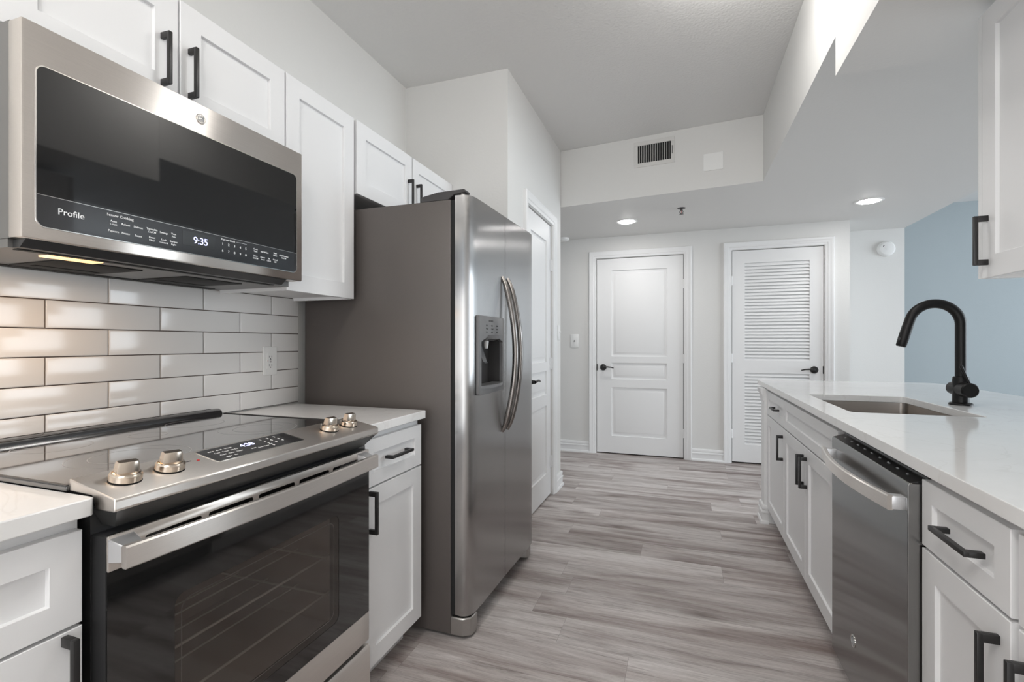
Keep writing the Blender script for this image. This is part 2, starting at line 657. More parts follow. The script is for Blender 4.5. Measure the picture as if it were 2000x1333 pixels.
# tiled backsplash: one mesh of bevelled tiles over a grout bed
mb = MB()
tz, ty = .0778, .3058
g = .0015
for k in range(-2, 7):
    z1 = 1.2970 - tz * (k - 0) + tz * 0
    z0 = z1 - tz
    off = .821 if k % 2 == 0 else .9739
    z0c, z1c = max(z0, .9165), min(z1, 1.40)
    if z1c - z0c < .01:
        continue
    j = -6
    while True:
        y0 = off + j * ty
        y1 = y0 + ty
        j += 1
        if y0 > 1.738:
            break
        y0c, y1c = max(y0, -.9), min(y1, 1.7385)
        if y1c - y0c < .01:
            continue
        a0, a1, b0, b1 = y0c + g, y1c - g, z0c + g, z1c - g
        X0, X1, e = LX + .003, LX + .0105, .0035
        mb.loops([[(X0, a0, b0), (X0, a1, b0), (X0, a1, b1), (X0, a0, b1)],
                  [(X1 - .0016, a0, b0), (X1 - .0016, a1, b0), (X1 - .0016, a1, b1), (X1 - .0016, a0, b1)],
                  [(X1 - .0004, a0 + e * .4, b0 + e * .4), (X1 - .0004, a1 - e * .4, b0 + e * .4), (X1 - .0004, a1 - e * .4, b1 - e * .4), (X1 - .0004, a0 + e * .4, b1 - e * .4)],
                  [(X1, a0 + e, b0 + e), (X1, a1 - e, b0 + e), (X1, a1 - e, b1 - e), (X1, a0 + e, b1 - e)]], False, True)
bs = struct(mb, 'wall_backsplash', 'tile', 'glossy white subway tile backsplash behind the range', 'backsplash')
gb = MB().box(LX + .0005, LX + .0052, -.9, 1.7395, .916, 1.40).build('grout', 'grout', bs)

# pony wall under the peninsula bar
mb = MB()
mb.box(.505, 1.22, 3.552, 3.672, 0, .879)
mb.box(1.17, 1.27, 1.72, 3.552, 0, .879)
struct(mb, 'wall_peninsula', 'trim', 'white painted end wall carrying the far end of the peninsula counter', 'wall')


def base_profile(t, hgt=.118):
    return [(0, 0), (t, 0), (t, .014), (t * .86, .020), (t * .62, .022), (t * .62, .066), (t * .80, .069), (t * .80, .079), (t * .50, .082), (t * .46, .090), (t * .60, .093), (t * .60, .110), (t * .45, hgt), (0, hgt)]


def baseboard(name, pts, normals, label):
    """pts: XY polyline on the wall surface; normals: outward directions per point (mitred)"""
    mb = MB()
    prof = base_profile(.024)
    rings = []
    for p, n in zip(pts, normals):
        rings.append([(p[0] + n[0] * o, p[1] + n[1] * o, z) for o, z in prof])
    mb.loops(rings)
    return struct(mb, name, 'trim', label, 'baseboard')


baseboard('baseboard_back', [(-2.4, BWY), (-.945, BWY)], [(0, -1), (0, -1)], 'white stepped baseboard left of the three panel door')
baseboard('baseboard_back.001', [(.087, BWY), (.388, BWY)], [(0, -1), (0, -1)], 'white stepped baseboard between the two hall doors')
baseboard('baseboard_back.002', [(1.313, BWY), (BX1, BWY)], [(0, -1), (0, -1)], 'white stepped baseboard right of the louvered door')
baseboard('baseboard_pantry', [(PX, 3.742), (PX, PY1), (-1.6, PY1)], [(1, 0), (1, 1), (0, 1)], 'white stepped baseboard wrapping the pantry wall corner')
baseboard('baseboard_peninsula', [(.53, 3.552), (.505, 3.552), (.505, 3.672), (1.22, 3.672)], [(0, -1), (-1, -1), (-1, 1), (0, 1)],
          'white stepped baseboard around the end wall of the peninsula')
baseboard('baseboard_living', [(2.05, 6.85), (6.0, 6.85)], [(0, -1), (0, -1)], 'white baseboard along the blue grey living room wall')
mb = MB()
prof = [(0, .80), (.006, .80), (.010, .835), (.020, .858), (.022, .879), (0, .879)]
mb.loops([[(p[0] + n[0] * o, p[1] + n[1] * o, z) for o, z in prof] for p, n in
          zip([(.5045, 3.5525), (.5045, 3.6725), (1.22, 3.6725)], [(-1, 0), (-1, 1), (0, 1)])])
struct(mb, 'trim_1', 'trim', 'small white cove moulding under the far end of the peninsula counter', 'trim')

# ------------------------------------------------------------------ doors


class Frame:
    """maps (a, b, z) of a wall plane into the world; a runs along the wall, b comes out of it"""

    def __init__(self, axis, plane):
        self.axis, self.plane = axis, plane

    def __call__(self, a, b, z):
        if self.axis == 'y':            # wall facing -Y
            return (a, self.plane - b, z)
        return (self.plane + b, a, z)   # wall facing +X


def fbox(mb, F, a0, a1, b0, b1, z0, z1, bev=0.):
    p, q = F(a0, b0, z0), F(a1, b1, z1)
    mb.box(p[0], q[0], p[1], q[1], p[2], q[2], bev)


def casing(parent, F, a0, a1, zt):
    prof = [(0.004, 0), (.004, .010), (.010, .013), (.024, .014), (.028, .018), (.052, .019), (.060, .023), (.072, .023), (.076, .018), (.076, 0)]
    mb = MB()
    rings = []
    for o, h in prof:
        rings.append([F(a0 - o, h, 0.0), F(a0 - o, h, zt + o), F(a1 + o, h, zt + o), F(a1 + o, h, 0.0)])
    bm = mb.bm
    vs = [[bm.verts.new(p) for p in r] for r in rings]
    for p, q in zip(vs, vs[1:]):
        for i in range(3):
            bm.faces.new((p[i], p[i + 1], q[i + 1], q[i]))
    bm.faces.new([r[0] for r in vs])
    bm.faces.new([r[3] for r in vs])
    return mb.build('casing', 'trim', parent)


def raised_panel(mb, F, a0, a1, z0, z1, b):
    def ring(i, h):
        return [F(a0 + i, h, z0 + i), F(a1 - i, h, z0 + i), F(a1 - i, h, z1 - i), F(a0 + i, h, z1 - i)]
    mb.loops([ring(0, b), ring(.003, b - .010), ring(.014, b - .013), ring(.020, b - .013), ring(.040, b - .003), ring(.043, b - .0025)], False, True)


def lever_set(parent, F, a, z, sgn, b, latch_a):
    m = MB()
    c0, c1 = F(a, b, z), F(a, b + .012, z)
    ax = Vector(c1) - Vector(c0)
    m.lathe(c0, ax, [(.034, 0), (.034, .005), (.030, .010), (.018, .013), (.013, .030), (.013, .042)], 32)
    r = m.build('rosette', 'black', parent)
    m = MB()
    pts = [F(a, b + .045, z), F(a + sgn * .02, b + .050, z + .003), F(a + sgn * .05, b + .052, z + .007),
           F(a + sgn * .085, b + .050, z + .004), F(a + sgn * .115, b + .046, z - .004)]
    m.tube(pts, [.011, .010, .008, .007, .006], 12, [.009, .008, .007, .006, .004])
    m.build('lever', 'black', r)
    m = MB()
    fbox(m, F, latch_a - .004, latch_a + .004, b - .004, b + .004, z - .035, z + .035)
    m.build('latch', 'black', parent)


def hinges(parent, F, a, zs, b):
    for z in zs:
        m = MB()
        m.cyl(F(a, b + .006, z - .045), F(a, b + .006, z + .045), .007, seg=10)
        fbox(m, F, a - .028, a + .028, b - .001, b + .0015, z - .042, z + .042)
        m.build('hinge', 'trim', parent)


def panel_door(name, F, a0, a1, zt, label, hinge_right, cat='door', rec=.012, handle_flip=None):
    root = thing(name, F((a0 + a1) / 2, 0, 0), label, cat, kind='structure')
    casing(root, F, a0, a1, zt)
    g = .005
    x0, x1, z0, z1 = a0 + g, a1 - g, .012, zt - g
    b = -rec
    mb = MB()
    w = x1 - x0
    p0, p1 = x0 + .155 * w / .87, x1 - .155 * w / .87
    cuts = [(.192, .707), (.793, .968), (1.035, 1.948)]
    fbox(mb, F, x0, p0, b - .035, b, z0, z1)
    fbox(mb, F, p1, x1, b - .035, b, z0, z1)
    zz = z0
    for c0, c1 in cuts:
        fbox(mb, F, p0, p1, b - .035, b, zz, c0)
        fbox(mb, F, p0, p1, b - .035, b - .02, c0, c1)
        raised_panel(mb, F, p0, p1, c0, c1, b)
        zz = c1
    fbox(mb, F, p0, p1, b - .035, b, zz, z1)
    mb.build('slab', 'trim', root)
    m = MB()
    fbox(m, F, a0 - .004, a1 + .004, -.048, -.046, 0, zt + .004)
    m.build('gap_shade', 'rubber', root)  # black sheet behind the slab, painted shade for the gap around it
    if hinge_right:
        hinges(root, F, x1 + .003, (1.78, 1.02, .26), b + .002)
        lever_set(root, F, x0 + .068, .918, 1, b, x0 + .001)
    else:
        hinges(root, F, x0 - .003, (1.80, 1.02, .26), b + .002)
        lever_set(root, F, x1 - .068, .918, -1, b, x1 - .001)
    return root


FB = Frame('y', BWY)
FP = Frame('x', PX)
panel_door('door_1', FB, *D1, 'white three panel hall door with a black lever, left of the louvered door', True)
panel_door('door_3', FP, *D3, 'white panelled pantry door partly hidden behind the refrigerator', True)

# louvered door
root = thing('door_2', (.85, BWY, 0), 'white louvered closet door with a black lever beyond the peninsula', 'door', kind='structure')
a0, a1, zt = D2
casing(root, FB, a0, a1, zt)
x0, x1, z0, z1, b = a0 + .005, a1 - .005, .014, zt - .005, -.012
p0, p1 = x0 + .112, x1 - .112
mb = MB()
fbox(mb, FB, x0, p0, b - .035, b, z0, z1)
fbox(mb, FB, p1, x1, b - .035, b, z0, z1)
fbox(mb, FB, p0, p1, b - .035, b, z0, .185)
fbox(mb, FB, p0, p1, b - .035, b, .886, 1.007)
fbox(mb, FB, p0, p1, b - .035, b, 1.958, z1)
mb.build('slab', 'trim', root)
for lo, hi in ((1.007, 1.958), (.185, .886)):
    mb = MB()
    n = round((hi - lo) / .0317)
    for i in range(n):
        zc = lo + (i + .5) * (hi - lo) / n
        mb.loops([[(p, BWY - (b - .002), zc - .0165), (p, BWY - (b - .002), zc - .0125), (p, BWY - (b - .020), zc + .0210), (p, BWY - (b - .020), zc + .0170)] for p in (p0, p1)])
    mb.build('louver_panel', 'trim', root)
m = MB()
fbox(m, FB, a0 - .004, a1 + .004, -.0485, -.0475, 0, zt + .004)
m.build('gap_shade', 'rubber', root)  # black backing sheet that paints the shade in the door gap
hinges(root, FB, x0 - .003, (1.79, 1.03, .29), b + .002)
lever_set(root, FB, x1 - .075, .926, -1, b, x1 - .001)

# ------------------------------------------------------------------ cabinets


def shaker(mb, sx, xf, y0, y1, z0, z1, th=.019, st=.060, rec=.0095):
    def ring(x, i):
        return [(x, y0 + i, z0 + i), (x, y1 - i, z0 + i), (x, y1 - i, z1 - i), (x, y0 + i, z1 - i)]
    rx = xf - sx * rec
    mb.loops([ring(xf - sx * th, 0), ring(xf - sx * .0012, 0), ring(xf, .0012), ring(xf, st), ring(xf - sx * .0008, st + .0006),
              ring(rx, st + .0012)])


def pull(parent, sx, xf, y, z, vert, L=.140):
    mb = MB()
    s, out = .0105, .033
    xa, xb = xf + sx * (out - s), xf + sx * out
    h = L / 2
    if vert:
        mb.box(xa, xb, y - s / 2, y + s / 2, z - h, z + h, .0018)
        for e in (-1, 1):
            mb.box(xf, xa + sx * .003, y - s / 2, y + s / 2, z + e * h - (0 if e < 0 else .016), z + e * h + (.016 if e < 0 else 0), .0012)
    else:
        mb.box(xa, xb, y - h, y + h, z - s / 2, z + s / 2, .0018)
        for e in (-1, 1):
            mb.box(xf, xa + sx * .003, y + e * h - (0 if e < 0 else .016), y + e * h + (.016 if e < 0 else 0), z - s / 2, z + s / 2, .0012)
    return mb.build('handle', 'black', parent)


def carcass(root, x0, x1, y0, y1, z0, z1, toe=None, lip=0.):
    """open-fronted box drawn as a solid; toe: (x recess limit) for base units"""
    mb = MB()
    if lip:
        mb.box(x0, x1, y0, y1, z0 + lip, z1)
        mb.box(x0, x1, y0, y0 + .016, z0, z0 + lip)
        mb.box(x0, x1, y1 - .016, y1, z0, z0 + lip)
    else:
        mb.box(x0, x1, y0, y1, z0, z1)
    o = mb.build('body', 'cab', root)
    if toe is not None:
        xs = x0 if abs(toe - x0) > abs(toe - x1) else x1
        m = MB()
        m.box(xs, toe, y0, y1, 0, z0)
        m.build('toe_kick', 'cab', root)
    return o


UX = -1.31


def upper(loc_y, y0, y1, z0, z1, doors, label, lip=0., xw=LX + .0005):
    root = thing('upper_cabinet', (xw, (y0 + y1) / 2, z0), label, 'cabinet', 'upper cabinets on the range wall')
    carcass(root, xw, UX - .0195, y0, y1, z0, z1, lip=lip)
    for (d0, d1, hy) in doors:
        mb = MB()
        shaker(mb, 1, UX, d0, d1, z0 + .001, z1 - .001, st=.062)
        d = mb.build('door', 'cab', root)
        if hy is not None:
            pull(d, 1, UX, hy[0], hy[1], True)
    return root


upper(0, .586, 1.343, 1.834, 2.131, [(.588, .959, (.916, 1.936)), (.966, 1.340, (.992, 1.936))],
      'white two door upper cabinet directly above the microwave')
upper(0, 1.3455, 1.7225, 1.364, 2.131, [(1.348, 1.719, None)], 'tall white single door upper cabinet between microwave and refrigerator', lip=.012)
upper(0, 1.737, 2.6485, 1.817, 2.134, [(1.740, 2.186, (2.150, 1.935)), (2.196, 2.646, (2.232, 1.935))],
      'short white two door upper cabinet above the refrigerator', lip=.012)

# right upper cabinet on the peninsula side
RX = .815
root = thing('upper_cabinet', (1.149, 1.35, 1.364), 'white upper cabinet above the peninsula counter with a black pull at its corner', 'cabinet',
             'upper cabinets on the peninsula side')
carcass(root, RX + .0195, 1.1495, .86, 1.795, 1.366, 2.128, lip=.012)
for d0, d1, hy in ((1.326, 1.772, 1.735), (.868, 1.318, 1.28)):
    mb = MB()
    shaker(mb, -1, RX, d0, d1, 1.364, 2.126, st=.062)
    d = mb.build('door', 'cab', root)
    pull(d, -1, RX, d1 - .028 if d1 > 1.5 else d0 + .028, 1.470, True)
MB().box(RX + .002, RX + .0195, 1.776, 1.795, 1.366, 2.128).build('filler_strip', 'cab', root)

# base cabinets on the range wall
BX = -.970


def base_left(y0, y1, label, drawer, door, dh, hh, group='base cabinets on the range wall'):
    root = thing('base_cabinet', (LX, (y0 + y1) / 2, 0), label, 'cabinet', group)
    carcass(root, LX + .0005, BX - .0195, y0, y1, .10, .8825, toe=BX - .085)
    mb = MB()
    shaker(mb, 1, BX, drawer[0], drawer[1], .703, .860, st=.046)
    d = mb.build('drawer', 'cab', root)
    if dh is not None:
        pull(d, 1, BX, dh, .785, False)
    mb = MB()
    shaker(mb, 1, BX, door[0], door[1], .104, .697, st=.060)
    d = mb.build('door', 'cab', root)
    if hh is not None:
        pull(d, 1, BX, hh, .622, True)
    return root


base_left(-.07, .546, 'white base cabinet left of the range with a blank drawer over a pull door', (-.066, .543), (-.066, .543), .235, .517)
base_left(1.325, 1.692, 'white base cabinet between the range and the refrigerator', (1.329, 1.688), (1.329, 1.688), 1.510, 1.353)


def counter_left(y0, y1, label):
    r = .006
    mb = MB()
    mb.prism([(LX + .0115, y0), (-.955 - r, y0), (-.955, y0 + r), (-.955, y1 - r), (-.955 - r, y1), (LX + .0115, y1)], 'z', .883, .914)
    o = mb.build('countertop', 'quartz', origin=(-1.3, (y0 + y1) / 2, .883), bevel=.0025)
    return tag(o, label, 'countertop')


counter_left(-.09, .5545, 'white quartz countertop left of the range')
counter_left(1.3235, 1.702, 'white quartz countertop between range and refrigerator')

# peninsula
IX = .521


def pen_cab(y0, y1, label):
    root = thing('base_cabinet', (.85, (y0 + y1) / 2, 0), label, 'cabinet', 'base cabinets along the peninsula')
    return root


def pen_body(root, y0, y1, sink=False):
    if sink:   # hollow so that the bowl can hang inside
        mb = MB()
        mb.box(IX + .0195, 1.168, y0, y0 + .018, .10, .8825)
        mb.box(IX + .0195, 1.168, y1 - .018, y1, .10, .8825)
        mb.box(IX + .0195, 1.168, y0 + .018, y1 - .018, .10, .118)
        mb.box(1.150, 1.168, y0 + .018, y1 - .018, .118, .8825)
        mb.box(IX + .0195, IX + .036, y0 + .018, y1 - .018, .118, .8825)
        mb.build('body', 'cab', root)
        MB().box(IX + .085, 1.168, y0, y1, 0, .10).build('toe_kick', 'cab', root)
    else:
        carcass(root, IX + .0195, 1.168, y0, y1, .10, .8825, toe=IX + .085)


def front(root, kind, y0, y1, z0, z1, st, hy=None, hz=None, vert=True):
    mb = MB()
    shaker(mb, -1, IX, y0, y1, z0, z1, st=st)
    d = mb.build(kind, 'cab', root)
    if hy is not None:
        pull(d, -1, IX, hy, hz, vert)
    return d


DZ0, DZ1, OZ0, OZ1 = .716, .866, .104, .709
c = pen_cab(2.990, 3.551, 'narrow white base cabinet at the far end of the peninsula')
pen_body(c, 2.990, 3.551)
front(c, 'drawer', 2.994, 3.5495, DZ0, DZ1, .046, 3.19, .792, False)
front(c, 'door', 2.994, 3.5495, OZ0, OZ1, .060, 3.018, .600)
c = pen_cab(2.020, 2.989, 'white sink base cabinet with two doors beside the dishwasher')
pen_body(c, 2.020, 2.989, True)
front(c, 'false_drawer_front', 2.024, 2.985, DZ0, DZ1, .046)
front(c, 'door', 2.509, 2.985, OZ0, OZ1, .062, 2.535, .600)
front(c, 'door', 2.024, 2.503, OZ0, OZ1, .062, 2.474, .600)
c = pen_cab(1.040, 1.374, 'white peninsula base cabinet at the near side of the dishwasher, drawer over door')
pen_body(c, 1.040, 1.374)
front(c, 'drawer', 1.050, 1.371, DZ0, DZ1, .046, 1.190, .790, False)
front(c, 'door', 1.050, 1.371, OZ0, OZ1, .060, 1.082, .600)
c = pen_cab(.52, 1.039, 'white peninsula base cabinet cut off by the photo edge, nearest of its row')
pen_body(c, .52, 1.039)
front(c, 'drawer', .53, 1.030, DZ0, DZ1, .046, .78, .790, False)
front(c, 'door', .53, 1.030, OZ0, OZ1, .060, .998, .600)

# peninsula countertop with sink cut-out
pts = [(.51, .45), (1.148, .45), (1.148, 1.74), (1.59, 1.74)]
cx, cy, r = 1.50, 3.87, .09
for i in range(9):
    t = R(90 * i / 8)
    pts.append((cx + r * math.cos(t), cy + r * math.sin(t)))
pts += [(.522, 3.90), (.51, 3.888)]
mb = MB()
mb.prism(pts, 'z', .883, .914)
ct = mb.build('countertop', 'quartz', origin=(1.0, 2.4, .883))
SX0, SX1, SY0, SY1 = .612, 1.030, 2.195, 2.900
mb = MB()
mb.prism([(p[0], p[1]) for p in rrect(SX0, SX1, SY0, SY1, .022)], 'z', .80, 1.0)
boolean_cut(ct, mb)
md = ct.modifiers.new('edge', 'BEVEL')
md.width = .002
md.segments = 2
md.limit_method = 'ANGLE'
md.angle_limit = R(50)
tag(ct, 'long white quartz peninsula countertop with a sink cut out', 'countertop')

# undermount sink
mb = MB()
o1 = rrect(SX0 - .025, SX1 + .025, SY0 - .025, SY1 + .025, .03)
i1 = rrect(SX0 - .004, SX1 + .004, SY0 - .004, SY1 + .004, .022)
i2 = rrect(SX0 + .004, SX1 - .004, SY0 + .004, SY1 - .004, .024)
i3 = rrect(SX0 + .022, SX1 - .022, SY0 + .022, SY1 - .022, .03)
o2 = rrect(SX0 - .008, SX1 + .008, SY0 - .008, SY1 + .008, .025)
rings = [[(x, y, .8800) for x, y in o2], [(x, y, .8800) for x, y in o1], [(x, y, .8825) for x, y in o1], [(x, y, .8825) for x, y in i1],
         [(x, y, .70) for x, y in i2], [(x, y, .685) for x, y in i3]]
mb.loops(rings, False, True)
mb.loops([[(x, y, .8800) for x, y in o2], [(x, y, .683) for x, y in o2]], False, True)
sk = mb.build('sink', 'steel_sink', origin=(.82, 2.55, .683))
tag(sk, 'stainless steel undermount sink bowl set in the peninsula countertop', 'sink')
MB().lathe((.82, 2.55, .6855), (0, 0, 1), [(.045, 0), (.045, .002), (.036, .003), (.030, .001), (.0, .001)], 28).build('drain', 'chrome', sk)

# faucet
FX, FY = 1.124, 2.60
fa = thing('faucet', (FX, FY, .914), 'matte black gooseneck kitchen faucet behind the sink', 'faucet')
MB().lathe((FX, FY, .9142), (0, 0, 1), [(.040, 0), (.040, .006), (.036, .010), (.029, .012)], 32).build('base_plate', 'faucet', fa)
MB().lathe((FX, FY, .924), (0, 0, 1), [(.0285, 0), (.0285, .095), (.0265, .110), (.0225, .112)], 32).build('body', 'faucet', fa)
pts = [(FX, FY, 1.03), (FX, FY, 1.15)]
rad = .091
for i in range(0, 23):
    t = R(i * 164 / 22)
    pts.append((FX - rad + rad * math.cos(t), FY, 1.259 + rad * math.sin(t)))
ex, ez = pts[-1][0], pts[-1][2]
dx, dz = -math.sin(R(164)), math.cos(R(164))
pts.append((ex + dx * .03, FY, ez + dz * .03))
MB().tube(pts, .0195, 20).build('neck', 'faucet', fa)
q = MB()
q.tube([(ex + dx * .028, FY, ez + dz * .028), (ex + dx * .034, FY, ez + dz * .034), (ex + dx * .085, FY, ez + dz * .085), (ex + dx * .122, FY, ez + dz * .122), (ex + dx * .125, FY, ez + dz * .125)],
       [.0185, .0205, .0205, .0190, .017], 20)
sh = q.build('spray_head', 'faucet', fa)
q = MB()
q.cyl((ex + dx * .09 - .0175, FY - .012, ez + dz * .09), (ex + dx * .09 - .0195, FY - .013, ez + dz * .09), .006, seg=14)
q.build('button', 'dark_plastic', sh)
q = MB()
q.lathe((FX, FY + .066, .982), (0, -1, 0), [(.020, 0), (.028, .006), (.029, .07), (.0275, .082), (.0275, .084), (.031, .086), (.031, .138), (.027, .143), (.0, .143)], 32)
q.build('valve', 'faucet', fa)
q = MB()
q.tube([(FX + .002, FY - .066, 1.004), (FX - .010, FY - .061, 1.040), (FX - .023, FY - .055, 1.083)], [.0060, .0055, .0060], 12)
q.build('lever', 'faucet', fa)

# ------------------------------------------------------------------ dishwasher
WX = .496
DY0, DY1 = 1.400, 2.086
DYA, DYB = 1.378, 1.985
dw = thing('dishwasher', (.80, 1.74, 0), 'stainless steel dishwasher with a curved bar handle in the peninsula', 'dishwasher')
mb = MB()
mb.box(.535, 1.15, 1.378, 1.984, .10, .868)
mb.build('body', 'dark', dw)
mb = MB()
mb.prism([(WX, .112), (WX, .846), (WX + .003, .852), (WX + .024, .852), (WX + .036, .852), (WX + .036, .112)], 'y', 1.377, 1.985)
dd = mb.build('door', 'steel_dw', dw, bevel=.0015)
MB().prism([(WX + .005, .8525), (WX + .052, .8665), (WX + .052, .8525)], 'y', 1.380, 1.982).build('control_strip', 'glass_black', dd)
t = MB()
for i in range(9):
    yy = 1.93 - i * .06
    t.text(random.choice(['Start', 'Cycles', 'Dry', 'Steam', 'Wash', 'Boost']), (WX + .022, yy, .8587), (0, -1, 0), (.96, 0, .285), .0075, .0002)
t.build('lettering', 'print_faint', dd)
MB().box(IX + .07, IX + .08, 1.378, 1.984, .01, .099).build('toe_kick', 'dark', dw)
# handle: a bar bowed away from the door between two brackets
mb = MB()
hp = []
for i in range(17):
    s = i / 16
    yy = 1.388 + s * (1.962 - 1.388)
    hp.append((.466 - .030 * math.sin(math.pi * s), yy, .800))
mb.sweep_rect(hp, .014, .036, (0, 0, 1))
hd = mb.build('handle', 'steel_y', dw)
for yy in (1.4015, 1.948):
    mb = MB()
    mb.box(.468, WX + .001, yy - .013, yy + .013, .784, .816, .002)
    mb.build('bracket', 'satin', hd)


def badge(parent, c, right, up, rad, mat='chrome'):
    c, right, up = Vector(c), Vector(right).normalized(), Vector(up).normalized()
    n = right.cross(up)
    m = MB()
    m.lathe(c, n, [(rad, 0), (rad, .0016), (rad * .93, .0024), (rad * .86, .0016), (0.0, .0016)], 36)
    b = m.build('badge', mat, parent)
    m = MB()
    m.text('GE', c + n * .0019 - up * rad * .36, right, up, rad * 1.05, .0004, 'CENTER', .92)
    def spiral(a, r, turns=.6):
        return [c + n * .0022 + right * (math.cos(a + k * .35) * r * (1 - k * .07)) + up * (math.sin(a + k * .35) * r * (1 - k * .07)) for k in range(8)]
    for k in range(4):
        m.tube(spiral(k * math.pi / 2 + .4, rad * .76), rad * .035, 6)
    m.build('monogram', 'print_faint', b)
    return b


badge(dd, (WX, 1.70 + .06, .262), (0, -1, 0), (0, 0, 1), .019)

# ------------------------------------------------------------------ microwave
MX = -1.235
MY0, MY1, MZ0, MZ1 = .587, 1.3405, 1.391, 1.829
mw = thing('microwave', (-1.43, .964, 1.372), 'stainless over the range microwave with a black glass front', 'microwave')
mb = MB()
mb.box(LX + .012, MX - .045, MY0 + .003, MY1 - .003, 1.392, 1.832)
mb.build('case', 'steel_back', mw)
mb = MB()
mb.box(MX - .045, MX, MY0, MY1, MZ0, MZ1, .004)
fr = mb.build('door', 'steel_y', mw)
GY0, GY1, GZ0, GZ1 = .611, 1.3135, 1.418, 1.746
mb = MB()
o = rrect(GY0, GY1, GZ0, GZ1, .016)
mb.loops([[(MX - .001, y, z) for y, z in rrect(GY0 - .003, GY1 + .003, GZ0 - .003, GZ1 + .003, .019)],
          [(MX + .0012, y, z) for y, z in rrect(GY0 - .002, GY1 + .002, GZ0 - .002, GZ1 + .002, .018)],
          [(MX + .0012, y, z) for y, z in o], [(MX + .0002, y, z) for y, z in o]], False, False)
mb.build('bezel', 'chrome', fr)
mb = MB()
poly = rrect(GY0, GY1, GZ0, GZ1, .016)
CPZ = 1.483
up_ = [(y, max(z, CPZ)) for y, z in poly]
clean = []
for p in up_:
    if not clean or (abs(p[0] - clean[-1][0]) + abs(p[1] - clean[-1][1])) > 1e-5:
        clean.append(p)
seen = []
for p in clean:
    if abs(p[1] - CPZ) < 1e-6 and GY0 + 1e-4 < p[0] < GY1 - 1e-4:
        continue
    seen.append(p)
mb.prism(seen, 'x', MX - .002, MX + .0006)
mb.build('window', 'oven_black', fr)
mb = MB()
mb.prism([p for p in rrect(GY0, GY1, GZ0, GZ1, .014) if p[1] < CPZ - .01] + [(GY1, CPZ - .0008), (GY0, CPZ - .0008)], 'x', MX - .002, MX + .0008)
cp = mb.build('control_panel', 'panel_black', fr)
MB().box(MX - .001, MX + .0010, GY0 + .001, GY1 - .001, CPZ - .0008, CPZ + .0004).build('panel_seam', 'chrome', fr)
t = MB()
Rr, Uu = (0, 1, 0), (0, 0, 1)
xx = MX + .0012
t.text('Profile', (xx, .646, 1.4495), Rr, Uu, .0185)
t.text('Sensor Cooking', (xx, .738, 1.4700), Rr, Uu, .0088)
for s, y, z in (('Auto', .752, 1.4575), ('Cook', .752, 1.4505), ('Reheat', .778, 1.455), ('Defrost', .806, 1.455), ('Turntable', .838, 1.4575),
                ('On/Off', .838, 1.4505), ('Settings', .867, 1.455), ('Vent', .892, 1.4575), ('Fan', .892, 1.4505),
                ('Popcorn', .752, 1.4345), ('Potato', .778, 1.4345), ('Steam', .806, 1.4345), ('Reset', .838, 1.4375), ('Filter', .838, 1.4305),
                ('Lock', .867, 1.4375), ('Control', .867, 1.4305), ('Surface', .892, 1.4375), ('Light', .892, 1.4305),
                ('Cook', 1.146, 1.4650), ('Time', 1.146, 1.4580), ('Add 30 Sec', 1.180, 1.4610), ('Start', 1.222, 1.4650), ('Pause', 1.222, 1.4580),
                ('Chef Connect', 1.258, 1.4620), ('On/Off', 1.258, 1.4550), ('Timer', 1.146, 1.4440), ('On/Off', 1.146, 1.4370), ('Power', 1.173, 1.4440), ('Level', 1.173, 1.4370),
                ('Set', 1.197, 1.4440), ('Clock', 1.197, 1.4370), ('Cancel', 1.222, 1.4440), ('Off', 1.222, 1.4370)):
    t.text(s, (xx, y, z), Rr, Uu, .0066, align='CENTER')
t.text('Express Cook', (xx, 1.028, 1.4725), Rr, Uu, .0080)
for i in range(10):
    t.text('1234567890'[i], (xx, 1.033 + .0195 * (i % 5), 1.4585 if i < 5 else 1.4390), Rr, Uu, .0098, align='CENTER')
t.box(xx - .0003, xx, 1.078, 1.114, 1.4748, 1.4754)
t.build('lettering', 'print', cp)
mb = MB()
mb.box(MX, MX + .0012, .915, 1.010, 1.4375, 1.4755)
ds = mb.build('display', 'glass_black', cp)
MB().text('9:35', (MX + .0014, .9665, 1.4465), Rr, Uu, .0265, align='CENTER', spacing=.95).build('digits', 'digits', ds)
badge(fr, (MX, .967, 1.788), (0, 1, 0), (0, 0, 1), .0135)
# underside: chin, vents, lamp and grease filters
mb = MB()
mb.prism([(MX - .010, 1.3905), (MX - .030, 1.374), (MX - .052, 1.374), (MX - .052, 1.3905)], 'y', MY0 + .012, MY1 - .06)
mb.build('vent_grille', 'dark', mw)
mb = MB()
mb.box(LX + .012, MX - .053, MY0 + .004, MY1 - .006, 1.374, 1.3915)
un = mb.build('underside', 'steel_back', mw)
for y0, y1 in ((.69, .90), (.99, 1.21)):
    m = MB()
    m.box(-1.565, -1.36, y0 + .03, y1, 1.3715, 1.3742, .001)
    m.box(-1.52, -1.50, y0 + .05, y1 - .02, 1.3700, 1.3716)
    m.build('grease_filter', 'rubber', un)
m = MB()
m.box(-1.600, -1.578, MY0 + .03, MY1 - .05, 1.3722, 1.3742)
m.build('rear_slot', 'rubber', un)
m = MB()
m.box(-1.306, -1.2885, MY0 + .02, MY1 - .07, 1.3722, 1.3742)
m.build('front_slot', 'rubber', un)
m = MB()
m.box(-1.352, -1.312, .672, .778, 1.3712, 1.3745, .001)
lm = m.build('lamp', 'warm', un)
area('cooktop_lamp', (-1.36, .73, 1.366), (0, R(0), 0), .04, .10, 1.1, (1.0, .62, .32))

# ------------------------------------------------------------------ range
RY0, RY1 = .560, 1.3165
rg = thing('range', (-1.28, .938, 0), 'slide in stainless electric range with black glass oven door', 'range')
mb = MB()
